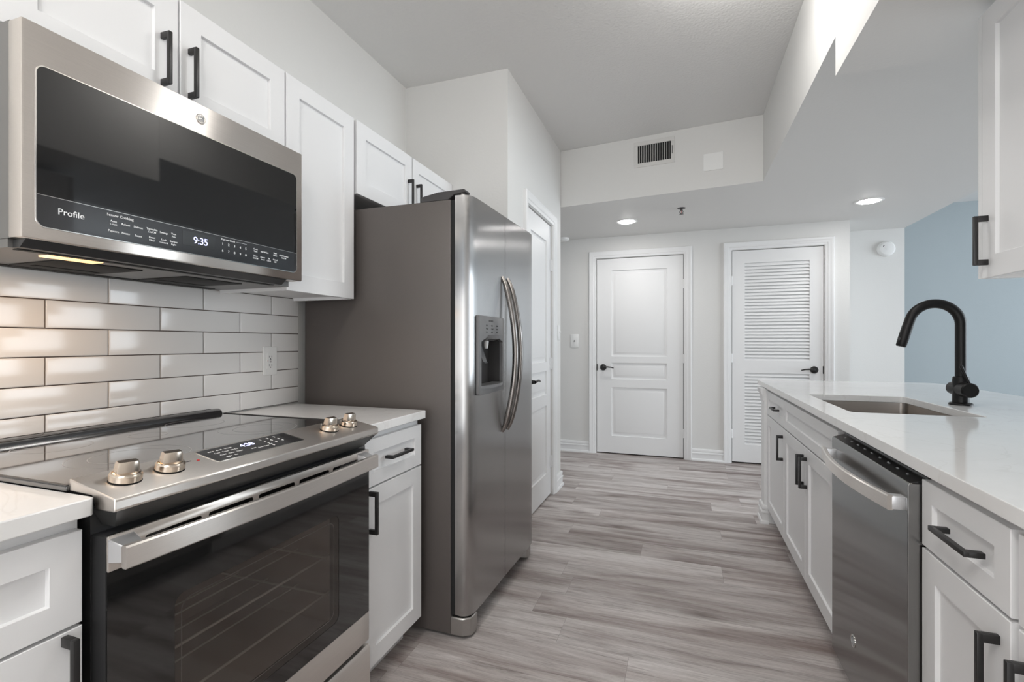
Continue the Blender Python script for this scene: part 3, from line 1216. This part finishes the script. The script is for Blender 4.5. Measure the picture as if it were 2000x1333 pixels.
# body with an oven cavity
CY0, CY1, CZ0, CZ1, CXB, CXF = .650, 1.200, .34, .72, -1.42, -.985
BXF = -.985
mb.box(-1.612, CXB, RY0 + .003, RY1 - .003, .012, .912)
mb.box(CXB, BXF, RY0 + .003, CY0, .012, .912)
mb.box(CXB, BXF, CY1, RY1 - .003, .012, .912)
mb.box(CXB, BXF, CY0, CY1, .012, CZ0)
mb.box(CXB, BXF, CY0, CY1, CZ1, .912)
mb.build('body', 'dark', rg)
mb = MB()
e = .001
mb.loops([[(BXF, y, z) for y, z in ((CY0 + e, CZ0 + e), (CY1 - e, CZ0 + e), (CY1 - e, CZ1 - e), (CY0 + e, CZ1 - e))],
          [(CXB + e, y, z) for y, z in ((CY0 + e, CZ0 + e), (CY1 - e, CZ0 + e), (CY1 - e, CZ1 - e), (CY0 + e, CZ1 - e))]], False, True)
cav = mb.build('oven_cavity', 'oven_in', rg)
for zr in (.435, .545):
    mb = MB()
    for i in range(4):
        x = CXF - .012 - i * .12
        mb.cyl((x, CY0 + .004, zr), (x, CY1 - .004, zr), .0022 if i else .0030, seg=8)
    for y in (CY0 + .02, CY1 - .02):
        mb.cyl((CXF - .012, y, zr - .004), (CXB + .01, y, zr - .004), .003, seg=8)
    mb.build('oven_rack', 'rack', cav)
# cooktop
mb = MB()
mb.prism([(-1.578, RY0 - .006), (-1.034, RY0 - .006), (-1.034, RY1 + .006), (-1.578, RY1 + .006)], 'z', .9148, .9240)
ck = mb.build('cooktop', 'cooktop', rg, bevel=.0015)
mb = MB()
for (x, y, r) in ((-1.18, .755, .115), (-1.18, .755, .076), (-1.46, .755, .076), (-1.20, 1.125, .105), (-1.20, 1.125, .068), (-1.46, 1.125, .080), (-1.40, .94, .045)):
    n = 64
    for ri in (r,):
        a = [(x + math.cos(2 * math.pi * i / n) * ri, y + math.sin(2 * math.pi * i / n) * ri, .92415) for i in range(n)]
        bq = [(x + math.cos(2 * math.pi * i / n) * (ri - .0014), y + math.sin(2 * math.pi * i / n) * (ri - .0014), .92415) for i in range(n)]
        mb.loops([a, bq], False, False)
mb.build('burner_rings', 'print_faint', ck)
mb = MB()
mb.prism([(-1.610, .9148), (-1.610, .938), (-1.600, .9415), (-1.585, .9415), (-1.572, .936), (-1.566, .9212), (-1.566, .9148)], 'y', RY0 + .002, RY1 - .004)
rt = mb.build('rear_trim', 'panel_black', rg, bevel=.0015)
MB().box(-1.600, -1.592, RY0 + .05, RY1 - .03, .9413, .9420).build('vent_slot', 'rubber', rt)
for yy0, yy1 in ((RY0 - .006, RY0 - .0005), (RY1 + .0005, RY1 + .006)):
    MB().box(-1.57, -1.036, yy0, yy1, .9240, .9262).build('side_trim', 'dark', ck)
# control panel
PB, PFX, PZB, PZF = -1.034, -.912, .937, .9125
mb = MB()
mb.prism([(PB, .9148), (PB, PZB), (PFX - .004, PZF + .0005), (PFX, PZF - .003), (PFX, .893), (PFX - .004, .8895), (PFX - .05, .8895), (PFX - .06, .9125)], 'y', RY0 - .002, RY1 + .002)
pn = mb.build('control_panel', 'steel_y', rg, bevel=.002)
nv = Vector((PZB - PZF, 0, PFX - PB)).normalized()         # panel normal
dn = Vector((PFX - PB, 0, PZF - PZB)).normalized()          # down the slope, towards the front


def on_panel(y, s, lift=0.):
    p = Vector((PB, y, PZB)) + dn * s + nv * lift
    return p


def panel_quad(y0, y1, s0, s1, r, lift):
    return [on_panel(y, s, lift) for y, s in rrect(y0, y1, s0, s1, r, 4)]


mb = MB()
mb.loops([panel_quad(.788, 1.040, .012, .083, .006, -.0005), panel_quad(.788, 1.040, .012, .083, .006, .0010)], True, True)
dp = mb.build('display', 'panel_black', pn)
mb = MB()
mb.loops([panel_quad(.786, 1.042, .010, .085, .007, .0), panel_quad(.786, 1.042, .010, .085, .007, .0013),
          panel_quad(.788, 1.040, .012, .083, .006, .0013), panel_quad(.788, 1.040, .012, .083, .006, .0009)], False, False)
mb.build('display_rim', 'chrome', dp)
t = MB()
t.text('4:38', on_panel(.905, .040, .0012), (0, 1, 0), -dn, .024, .0003, 'CENTER', .95)
t.build('digits', 'digits', dp)
t = MB()
for i, s in enumerate(('Bake', 'Broil', 'Warm', 'Conv', 'Roast', 'Air Fry', 'Proof', 'Clean', 'Timer', 'Light', 'Set')):
    t.text(s, on_panel(.806 + .021 * (i % 3) + .004 * (i // 3), .029 + .0145 * (i // 3), .0013), (0, 1, 0), -dn, .0068, .0002)
for i in range(3):
    t.text(('Start', 'Cook Time', 'Off')[i], on_panel(.900 + .026 * i, .062 + (.004 if i == 1 else 0), .0013), (0, 1, 0), -dn, .0068, .0002, 'CENTER')
for i in range(10):
    t.text('1234567890'[i], on_panel(.952 + .022 * (i % 3), .028 + .0150 * (i // 3), .0013), (0, 1, 0), -dn, .0105, .0002, 'CENTER')
t.build('lettering', 'print', dp)
mb = MB()
mb.lathe(on_panel(.764, .052, .0002), nv, [(.0030, 0), (.0030, .0010), (.0, .0012)], 14)
mb.build('indicator_dot', 'red', pn)
t = MB()
t.text('Hot Surface', on_panel(.735, .048, .0003), (0, 1, 0), -dn, .007, .0002, 'CENTER')
t.build('lettering', 'dark_plastic', pn)
for y, ang in ((.614, 12), (.697, 12), (1.166, 8), (1.252, 8)):
    o_ = on_panel(y, .060, .0008)
    mb = MB()
    mb.lathe(o_, nv, [(.0235, 0), (.0255, .002), (.0255, .0125), (.0235, .0155), (.0215, .0165), (.0, .0165)], 40)
    kn = mb.build('knob', 'knob', pn)
    mb = MB()
    side = (Vector((0, 1, 0)) * math.cos(R(ang)) + dn * math.sin(R(ang)))
    fwd = nv.cross(side)
    def gr(h, w_, l_):
        return [o_ + nv * h + side * a * w_ + fwd * b_ * l_ for a, b_ in ((-1, -.8), (-.8, -1), (.8, -1), (1, -.8), (1, .8), (.8, 1), (-.8, 1), (-1, .8))]
    mb.loops([gr(.015, .0185, .0105), gr(.033, .0170, .0085), gr(.0365, .0155, .0070)], True, True)
    mb.build('knob_grip', 'knob', kn)
    MB().lathe(on_panel(y, .060, .0002), nv, [(.0262, 0), (.0262, .0008), (.0, .0008)], 36).build('knob_ring', 'rubber', kn)
# dark fascia under the panel, tapering to the door
mb = MB()
mb.loops([[(-.917, RY0 + .004, .8892), (-.917, RY1 - .004, .8892), (-1.0, RY1 - .004, .8892), (-1.0, RY0 + .004, .8892)],
          [(-.952, RY0 + .022, .853), (-.952, RY1 - .022, .853), (-1.0, RY1 - .022, .853), (-1.0, RY0 + .022, .853)]])
mb.build('fascia', 'fascia', rg)
# oven door
DX = -.942
OY0, OY1 = RY0 + .004, RY1 - .006
door_f = MB()
VY0, VY1, VZ0, VZ1 = .683, 1.168, .372, .682
sl0, sl1, sl2, sl3 = .2365, .327, .779, .842
# edge frame behind the glass
door_f.box(-.984, DX - .004, OY0, VY0 - .01, sl0, sl3 - .001).box(-.984, DX - .004, VY1 + .01, OY1, sl0, sl3 - .001)
door_f.box(-.984, DX - .004, VY0 - .01, VY1 + .01, sl0, VZ0 - .01).box(-.984, DX - .004, VY0 - .01, VY1 + .01, VZ1 + .01, sl2)
door_f.box(-.984, DX - .030, VY0 - .01, VY1 + .01, sl2, sl3 - .001)
od = door_f.build('oven_door', 'dark', rg)
mb = MB()
outer = [(OY0, sl1), (OY1, sl1), (OY1, sl2), (OY0, sl2)]
gl = MB()
gl.prism(outer, 'x', DX - .004, DX)
glass = gl.build('door_glass', 'glass_black', od)
boolean_cut_c = MB()
boolean_cut_c.prism(rrect(VY0, VY1, VZ0, VZ1, .022), 'x', DX - .02, DX + .02)
boolean_cut(glass, boolean_cut_c)
mb = MB()
mb.prism(rrect(VY0 + .0005, VY1 - .0005, VZ0 + .0005, VZ1 - .0005, .0215), 'x', DX - .0035, DX - .0008)
mb.build('window', 'pane', od)
mb = MB()
ri = [rrect(VY0 + .016 + k, VY1 - .016 - k, VZ0 + .016 + k, VZ1 - .016 - k, .022) for k in (0, .0018)]
mb.loops([[(DX - .0045, y, z) for y, z in ri[0]], [(DX - .0040, y, z) for y, z in ri[0]], [(DX - .0040, y, z) for y, z in ri[1]], [(DX - .0045, y, z) for y, z in ri[1]]], False, False)
mb.build('window_bead', 'satin', od)
# top trim with vent slots
mb = MB()
mb.box(-.952, DX + .001, OY0 + .001, OY1 - .001, sl2 + .0005, sl3, .002)
tt = mb.build('top_trim', 'steel_y', od)
cut = MB()
ns = 5
span0, span1 = OY0 + .055, OY1 - .050
wdt = (span1 - span0) / ns
for i in range(ns):
    cut.prism(rrect(span0 + i * wdt + .008, span0 + (i + 1) * wdt - .008, .8085, .8225, .005, 3), 'x', -1.0, -.90)
boolean_cut(tt, cut)
mb = MB()
mb.box(-.9668, -.9520, OY0 + .03, OY1 - .03, .800, .8065).box(-.9668, -.9660, OY0 + .03, OY1 - .03, .8065, .832)
mb.build('vent_back', 'rubber', tt)
mb = MB()
mb.box(-.968, DX + .001, OY0, OY1, sl0, sl1 - .0006, .002)
mb.build('lower_trim', 'steel_y', od)
# handle: flat bar slightly bowed, with chrome brackets
mb = MB()
hp = []
for i in range(21):
    s = i / 20
    hp.append((-.902 + .014 * math.sin(math.pi * s), RY0 + .006 + s * (RY1 - RY0 - .030), .812))
mb.sweep_rect(hp, .015, .040, (0, 0, 1))
oh = mb.build('handle', 'steel_y', od)
for y in (RY0 + .026, RY1 - .044):
    mb = MB()
    mb.loops([[(DX + .0005, y - .022, .796), (DX + .0005, y + .022, .796), (DX + .0005, y + .022, .838), (DX + .0005, y - .022, .838)],
              [(-.908, y - .016, .799), (-.908, y + .016, .799), (-.908, y + .016, .828), (-.908, y - .016, .828)]])
    mb.build('bracket', 'satin', oh, bevel=.002)
# storage drawer
mb = MB()
mb.prism([(-.985, .028), (-.940, .028), (-.938, .032), (-.938, .212), (-.944, .222), (-.985, .222)], 'y', OY0, OY1 + .002)
mb.build('storage_drawer', 'steel_y', rg, bevel=.0015)
MB().box(-1.60, -1.0, RY0 + .02, RY1 - .02, 0, .0125).build('foot_rail', 'rubber', rg)

# ------------------------------------------------------------------ refrigerator
FY0, FY1, FSP = 1.748, 2.572, 2.121
fx_b = -.872
fg = thing('refrigerator', (-1.2, 2.16, 0), 'large side by side stainless refrigerator with a water dispenser', 'refrigerator')
mb = MB()
mb.box(-1.595, fx_b, FY0, FY1, .018, 1.752, .003)
mb.build('body', 'fridge_side', fg)
MB().box(fx_b - .002, -.8528, FY0 + .006, FY1 - .004, .095, 1.75).build('gasket', 'rubber', fg)


def fx(y):
    """front surface of the doors: rounded at both ends, gently bowed"""
    pts = [(1.748, -.823), (1.752, -.810), (1.762, -.798), (1.778, -.790), (1.800, -.7855), (1.86, -.7825), (1.95, -.7805), (2.05, -.7790), (2.121, -.7775),
           (2.22, -.7750), (2.32, -.7715), (2.41, -.7680), (2.475, -.7665), (2.515, -.7695), (2.545, -.779), (2.562, -.793), (2.572, -.815)]
    for (a, xa), (b, xb) in zip(pts, pts[1:]):
        if a <= y <= b:
            return xa + (xb - xa) * (y - a) / (b - a)
    return pts[-1][1]


def fridge_door(y0, y1, name):
    ys = [y0]
    yy = [1.752, 1.757, 1.762, 1.770, 1.778, 1.789, 1.800, 1.83, 1.86, 1.90, 1.95, 2.0, 2.05, 2.09, 2.16, 2.22, 2.27, 2.32, 2.365, 2.41, 2.445, 2.475, 2.495, 2.515, 2.53, 2.545, 2.555, 2.562]
    ys += [y for y in yy if y0 + .002 < y < y1 - .002] + [y1]
    poly = [(-.8525, y0)] + [(fx(y), y) for y in ys] + [(-.8525, y1)]
    mb = MB()
    mb.prism(poly, 'z', .098, 1.765)
    return mb.build(name, 'steel_z', fg)


f1 = fridge_door(FY0, FSP - .003, 'freezer_door')
f2 = fridge_door(FSP + .003, FY1, 'fridge_door')
# dispenser niche
NY0, NY1, NZ0, NZ1 = 1.822, 2.066, 1.000, 1.196
cut = MB()
cut.box(-.842, -.70, NY0 - .006, NY1 + .006, NZ0 - .006, NZ1 + .02)
boolean_cut(f1, cut)
mb = MB()
X0 = fx(1.95)
XO = X0 + .011
DY0_, DY1_, DZ0_, DZ1_ = 1.797, 2.087, .966, 1.292
mb.prism(rrect(DY0_, DY1_, DZ0_, DZ1_, .012, 4), 'x', X0 - .004, XO)
dp = mb.build('dispenser', 'grey_plastic', f1, bevel=.002)
cut = MB()
arch = [(NY0, NZ0), (NY1, NZ0), (NY1, NZ1 - .012)]
for i in range(1, 12):
    s = i / 12
    arch.append((NY1 + (NY0 - NY1) * s, NZ1 - .012 + .026 * math.sin(math.pi * s)))
arch.append((NY0, NZ1 - .012))
cut.prism(arch, 'x', X0 - .03, XO + .03)
boolean_cut(dp, cut)
mb = MB()
q = lambda x, i: [(x, NY0 - .004 + i, NZ0 - .004 + i), (x, NY1 + .004 - i, NZ0 - .004 + i), (x, NY1 + .004 - i, NZ1 + .018 - i), (x, NY0 - .004 + i, NZ1 + .018 - i)]
mb.loops([q(X0 - .0015, 0), q(-.839, .004)], False, True)
mb.build('niche', 'dark_plastic', dp)
mb = MB()
mb.lathe((-.800, 1.945, 1.212), (0, 0, -1), [(.060, 0), (.054, .016), (.030, .024), (.0, .026)], 28)
mb.build('hood', 'grey_plastic', dp)
MB().lathe((-.800, 1.945, 1.190), (0, 0, -1), [(.012, 0), (.010, .020), (.007, .034), (.0, .034)], 16).build('nozzle', 'white_plastic', dp)
mb = MB()
mb.loops([[(-.829, 1.915, 1.165), (-.829, 1.965, 1.165), (-.835, 1.965, 1.165), (-.835, 1.915, 1.165)],
          [(-.802, 1.920, 1.098), (-.802, 1.960, 1.098), (-.807, 1.960, 1.095), (-.807, 1.920, 1.095)],
          [(-.795, 1.925, 1.094), (-.795, 1.955, 1.094), (-.800, 1.955, 1.090), (-.800, 1.925, 1.090)]])
mb.build('paddle', 'grey_plastic', dp)
mb = MB()
tray = [(X0 - .04, NY0), (X0 - .04, NY1)]
for i in range(0, 13):
    s = i / 12
    tray.append((XO + .022 * math.sin(math.pi * s), NY1 + (NY0 - NY1) * s))
mb.prism(tray, 'z', .992, 1.004)
mb.build('drip_tray', 'grey_plastic', dp)
t = MB()
t.text('FILTERED', (XO + .0002, 1.90, 1.268), (0, 1, 0), (0, 0, 1), .012)
for i in range(3):
    for j in range(3):
        t.text(('Water', 'Cubed', 'Crush')[i] if j == 1 else ('Lock', 'Light', 'Reset')[i], (XO + .0002, 1.870 + .058 * i, 1.250 - .014 * j), (0, 1, 0), (0, 0, 1), .0085)
t.build('lettering', 'dark_plastic', dp)
# bowed handles
for y, d in ((2.080, f1), (2.147, f2)):
    mb = MB()
    x0 = fx(y)
    hp, rr, rb = [], [], []
    for i in range(25):
        s = i / 24
        hp.append((x0 + .003 + .062 * math.sin(math.pi * s) ** .8 if 0 < s < 1 else x0 + .001, y, .775 + s * .706))
        k = min(1, .62 + min(s, 1 - s) * 4)
        rr.append(.0135 * k)
        rb.append(.0125 * k)
    mb.tube(hp, rr, 16, rb, up=(1, 0, 0))
    mb.build('handle', 'steel_handle', d)
# hinges, grille, feet
mb = MB()
mb.prism([(-1.01, 1.752), (-1.005, 1.775), (-.93, 1.788), (-.815, 1.790), (-.808, 1.782), (-.812, 1.776), (-.86, 1.772), (-.885, 1.752)], 'y', FY0 + .004, FY0 + .050)
mb.build('hinge_cover', 'dark_plastic', fg, bevel=.003)
MB().cyl((-.832, FY0 + .026, 1.764), (-.832, FY0 + .026, 1.777), .010, seg=14).build('hinge_pin', 'chrome', fg)
mb = MB()
mb.prism([(-1.01, 1.752), (-1.005, 1.775), (-.93, 1.788), (-.815, 1.790), (-.808, 1.782), (-.812, 1.776), (-.86, 1.772), (-.885, 1.752)], 'y', FY1 - .050, FY1 - .004)
mb.build('hinge_cover', 'dark_plastic', fg, bevel=.003)
MB().box(-.93, -.875, FY0 + .05, FY1 - .05, .022, .090).build('grille', 'dark_plastic', fg)
for a, b in ((FY0 + .003, FY0 + .085), (FY1 - .085, FY1 - .003)):
    mb = MB()
    mb.prism([(-.886, a), (-.822, a + .002 if a < 2 else a + .012), (-.792, a + .024), (-.788, b - .012), (-.80, b), (-.886, b)], 'z', .012, .086)
    mb.build('foot_cover', 'foot_steel', fg, bevel=.006)
for x in (-1.52, -.91):
    for y in (FY0 + .05, FY1 - .05):
        MB().cyl((x, y, 0), (x, y, .02), .02, seg=14).build('foot', 'rubber', fg)

# ------------------------------------------------------------------ small wall and ceiling fittings
# box diffuser lamps on the kitchen ceiling; the first is an added, unseen fill
kl = thing('ceiling_light', (-.45, -.35, CZ), 'added white box fill lamp on the kitchen ceiling near the camera, out of view', 'light')
MB().box(-.62, -.28, -1.05, .05, 2.752, CZ - .0005, .002).build('base', 'white_plastic', kl)
MB().box(-.61, -.29, -1.04, .04, 2.668, 2.752, .008).build('diffuser', 'lamp_box', kl)
kl = thing('ceiling_light', (.20, 1.99, CZ), 'white box diffuser lamp on the kitchen ceiling beside the dropped beam', 'light')
MB().box(.03, .37, 1.81, 2.17, 2.752, CZ - .0005, .002).build('base', 'white_plastic', kl)
MB().box(.04, .36, 1.82, 2.16, 2.668, 2.752, .008).build('diffuser', 'lamp_box', kl)

# outlet on the backsplash
OX = LX + .0107
out_ = thing('electrical_outlet', (OX, 1.573, 1.105), 'white double outlet on the tiled backsplash beside the refrigerator', 'outlet')
mb = MB()
mb.prism(rrect(1.537, 1.609, 1.046, 1.164, .004, 3), 'x', OX, OX + .005)
mb.build('face_plate', 'white_plastic', out_, bevel=.0015)
mb = MB()
mb.prism(rrect(1.556, 1.590, 1.072, 1.138, .002, 2), 'x', OX + .005, OX + .0068)
rc = mb.build('receptacle', 'white_plastic', out_)
mb = MB()
for zc in (1.123, 1.087):
    mb.box(OX + .0066, OX + .0070, 1.5655, 1.5675, zc - .004, zc + .004).box(OX + .0066, OX + .0070, 1.5785, 1.5805, zc - .004, zc + .004)
    mb.cyl((OX + .0066, 1.573, zc - .0085), (OX + .0070, 1.573, zc - .0085), .0024, seg=12)
for zc in (1.101, 1.109):
    mb.box(OX + .0066, OX + .0070, 1.569, 1.577, zc - .0022, zc + .0022)
mb.build('slots', 'dark_plastic', rc)
MB().box(OX + .0068, OX + .0076, 1.5575, 1.560, 1.104, 1.107).build('indicator', 'red', rc)

# light switch on the pantry wall
sw = thing('light_switch', (PX, 3.872, 1.26), 'white light switch on the pantry wall near its corner', 'switch')
mb = MB()
mb.box(PX, PX + .006, 3.836, 3.908, 1.205, 1.322, .002)
mb.build('face_plate', 'white_plastic', sw)
mb = MB()
mb.box(PX + .005, PX + .018, 3.867, 3.877, 1.262, 1.274, .002)
mb.build('toggle', 'white_plastic', sw)
# cable plate on the back wall
cp_ = thing('wall_plate', (-1.108, BWY, 1.20), 'white wall plate with a small centre jack left of the panel door', 'wall plate')
mb = MB()
mb.box(-1.152, -1.064, BWY - .006, BWY, 1.128, 1.272, .002)
mb.build('face_plate', 'white_plastic', cp_)
MB().cyl((-1.108, BWY - .016, 1.20), (-1.108, BWY - .005, 1.20), .007, seg=14).build('jack', 'dark_plastic', cp_)

# vent and blank plate on the angled soffit face
sA, sB = Vector((-.953, 3.945, 0)), Vector((.53, 3.77, 0))
sd = (sB - sA).normalized()
sn = Vector((sd.y, -sd.x, 0))


def on_soffit(x, z, lift=0.):
    k = (x - sA.x) / sd.x
    p = sA + sd * k + sn * lift
    return Vector((p.x, p.y, z))


def soffit_box(mb, x0, x1, z0, z1, l0, l1):
    mb.loops([[on_soffit(x0, z0, l), on_soffit(x1, z0, l), on_soffit(x1, z1, l), on_soffit(x0, z1, l)] for l in (l0, l1)])


vt = thing('wall_vent', on_soffit(-.207, 2.628), 'white air supply grille with dark slots on the soffit face', 'vent')
v0, v1, w0, w1 = -.352, -.055, 2.533, 2.728
mb = MB()
for a in ((v0, v1, w0, w0 + .030), (v0, v1, w1 - .030, w1), (v0, v0 + .027, w0 + .030, w1 - .030), (v1 - .027, v1, w0 + .030, w1 - .030)):
    soffit_box(mb, a[0], a[1], a[2], a[3], .0005, .007)
mb.build('frame', 'vent_paint', vt, bevel=.001)
mb = MB()
soffit_box(mb, v0 + .025, v1 - .025, w0 + .028, w1 - .028, .0005, .0015)
mb.build('duct', 'vent_dark', vt)
mb = MB()
nb = 14
for i in range(nb):
    x = v0 + .031 + (v1 - v0 - .062) * (i + .5) / nb
    soffit_box(mb, x - .0014, x + .0014, w0 + .030, w1 - .030, .0016, .006)
mb.build('blades', 'vent_paint', vt)
mb = MB()
soffit_box(mb, v1 - .018, v1 - .014, 2.60, 2.66, .007, .012)
mb.build('damper_lever', 'dark_plastic', vt)
mb = MB()
soffit_box(mb, .145, .277, 2.431, 2.556, .0005, .006)
pl = mb.build('cover_plate', 'white_plastic', origin=on_soffit(.21, 2.49), bevel=.0015)
tag(pl, 'blank white square cover plate on the soffit right of the vent', 'cover plate')

# recessed downlights
for (x, y, lab) in ((-.488, 4.607, 'recessed downlight over the hall in front of the panel door'),
                    (1.395, 4.575, 'recessed downlight in the soffit on the living room side')):
    dl = thing('recessed_light', (x, y, SZ), lab, 'light', 'recessed downlights in the soffit')
    mb = MB()
    n = 40
    pr = [(.100, 0), (.100, .0025), (.092, .005), (.072, .003), (.070, 0)]
    rings = [[(x + math.cos(2 * math.pi * i / n) * r, y + math.sin(2 * math.pi * i / n) * r, SZ - .0002 - h) for i in range(n)] for r, h in pr]
    mb.loops(rings, False, False)
    mb.build('trim_ring', 'white_plastic', dl)
    MB().lathe((x, y, SZ - .0005), (0, 0, -1), [(.0715, 0), (.0715, .0022), (.066, .007), (.045, .011), (.0, .012)], 36).build('lens', 'lamp', dl)
    d = bpy.data.lights.new('downlight', 'SPOT')
    d.energy = 9
    d.spot_size = R(150)
    d.spot_blend = .9
    d.shadow_soft_size = .06
    d.color = (1, .985, .97)
    o = bpy.data.objects.new('downlight', d)
    COL.objects.link(o)
    o.location = (x, y, SZ - .02)

# sprinkler
sp = thing('sprinkler', (-.008, 4.303, SZ), 'small dark fire sprinkler head under the soffit', 'sprinkler')
MB().lathe((-.008, 4.303, SZ - .0002), (0, 0, -1), [(.034, 0), (.030, .004), (.012, .008), (.009, .020), (.0, .020)], 24).build('escutcheon', 'dark_plastic', sp)
mb = MB()
for s in (-1, 1):
    mb.tube([(-.008 + s * .008, 4.303, SZ - .018), (-.008 + s * .014, 4.303, SZ - .032), (-.008 + s * .004, 4.303, SZ - .048)], .0026, 8)
mb.lathe((-.008, 4.303, SZ - .046), (0, 0, -1), [(.006, 0), (.018, .003), (.018, .005), (.0, .006)], 20)
mb.build('deflector', 'dark_plastic', sp)
MB().cyl((-.008, 4.303, SZ - .020), (-.008, 4.303, SZ - .046), .0025, seg=8).build('bulb', 'red', sp)

# smoke alarms
sm = thing('smoke_alarm', (1.896, 5.76, 2.108), 'round white smoke alarm on the pale wall beside the living room', 'smoke alarm')
MB().lathe((1.896, 5.7598, 2.108), (0, -1, 0), [(.076, 0), (.076, .014), (.072, .022), (.060, .040), (.050, .043), (.0, .044)], 40).build('housing', 'white_plastic', sm)
mb = MB()
mb.lathe((1.900, 5.7165, 2.108), (0, -1, 0), [(.017, 0), (.017, .0022), (.0, .0026)], 24)
mb.build('test_button', 'white_plastic', sm)
MB().cyl((1.868, 5.722, 2.130), (1.868, 5.7165, 2.130), .008, seg=14).build('sensor', 'dark_plastic', sm)
sm2 = MB().lathe((-1.205, 5.12, SZ - .0002), (0, 0, -1), [(.06, 0), (.058, .02), (.04, .034), (.0, .036)], 32).build('ceiling_sensor', 'white_plastic', origin=(-1.205, 5.12, SZ))
tag(sm2, 'small round white sensor on the hall ceiling, half hidden by the pantry corner', 'sensor')
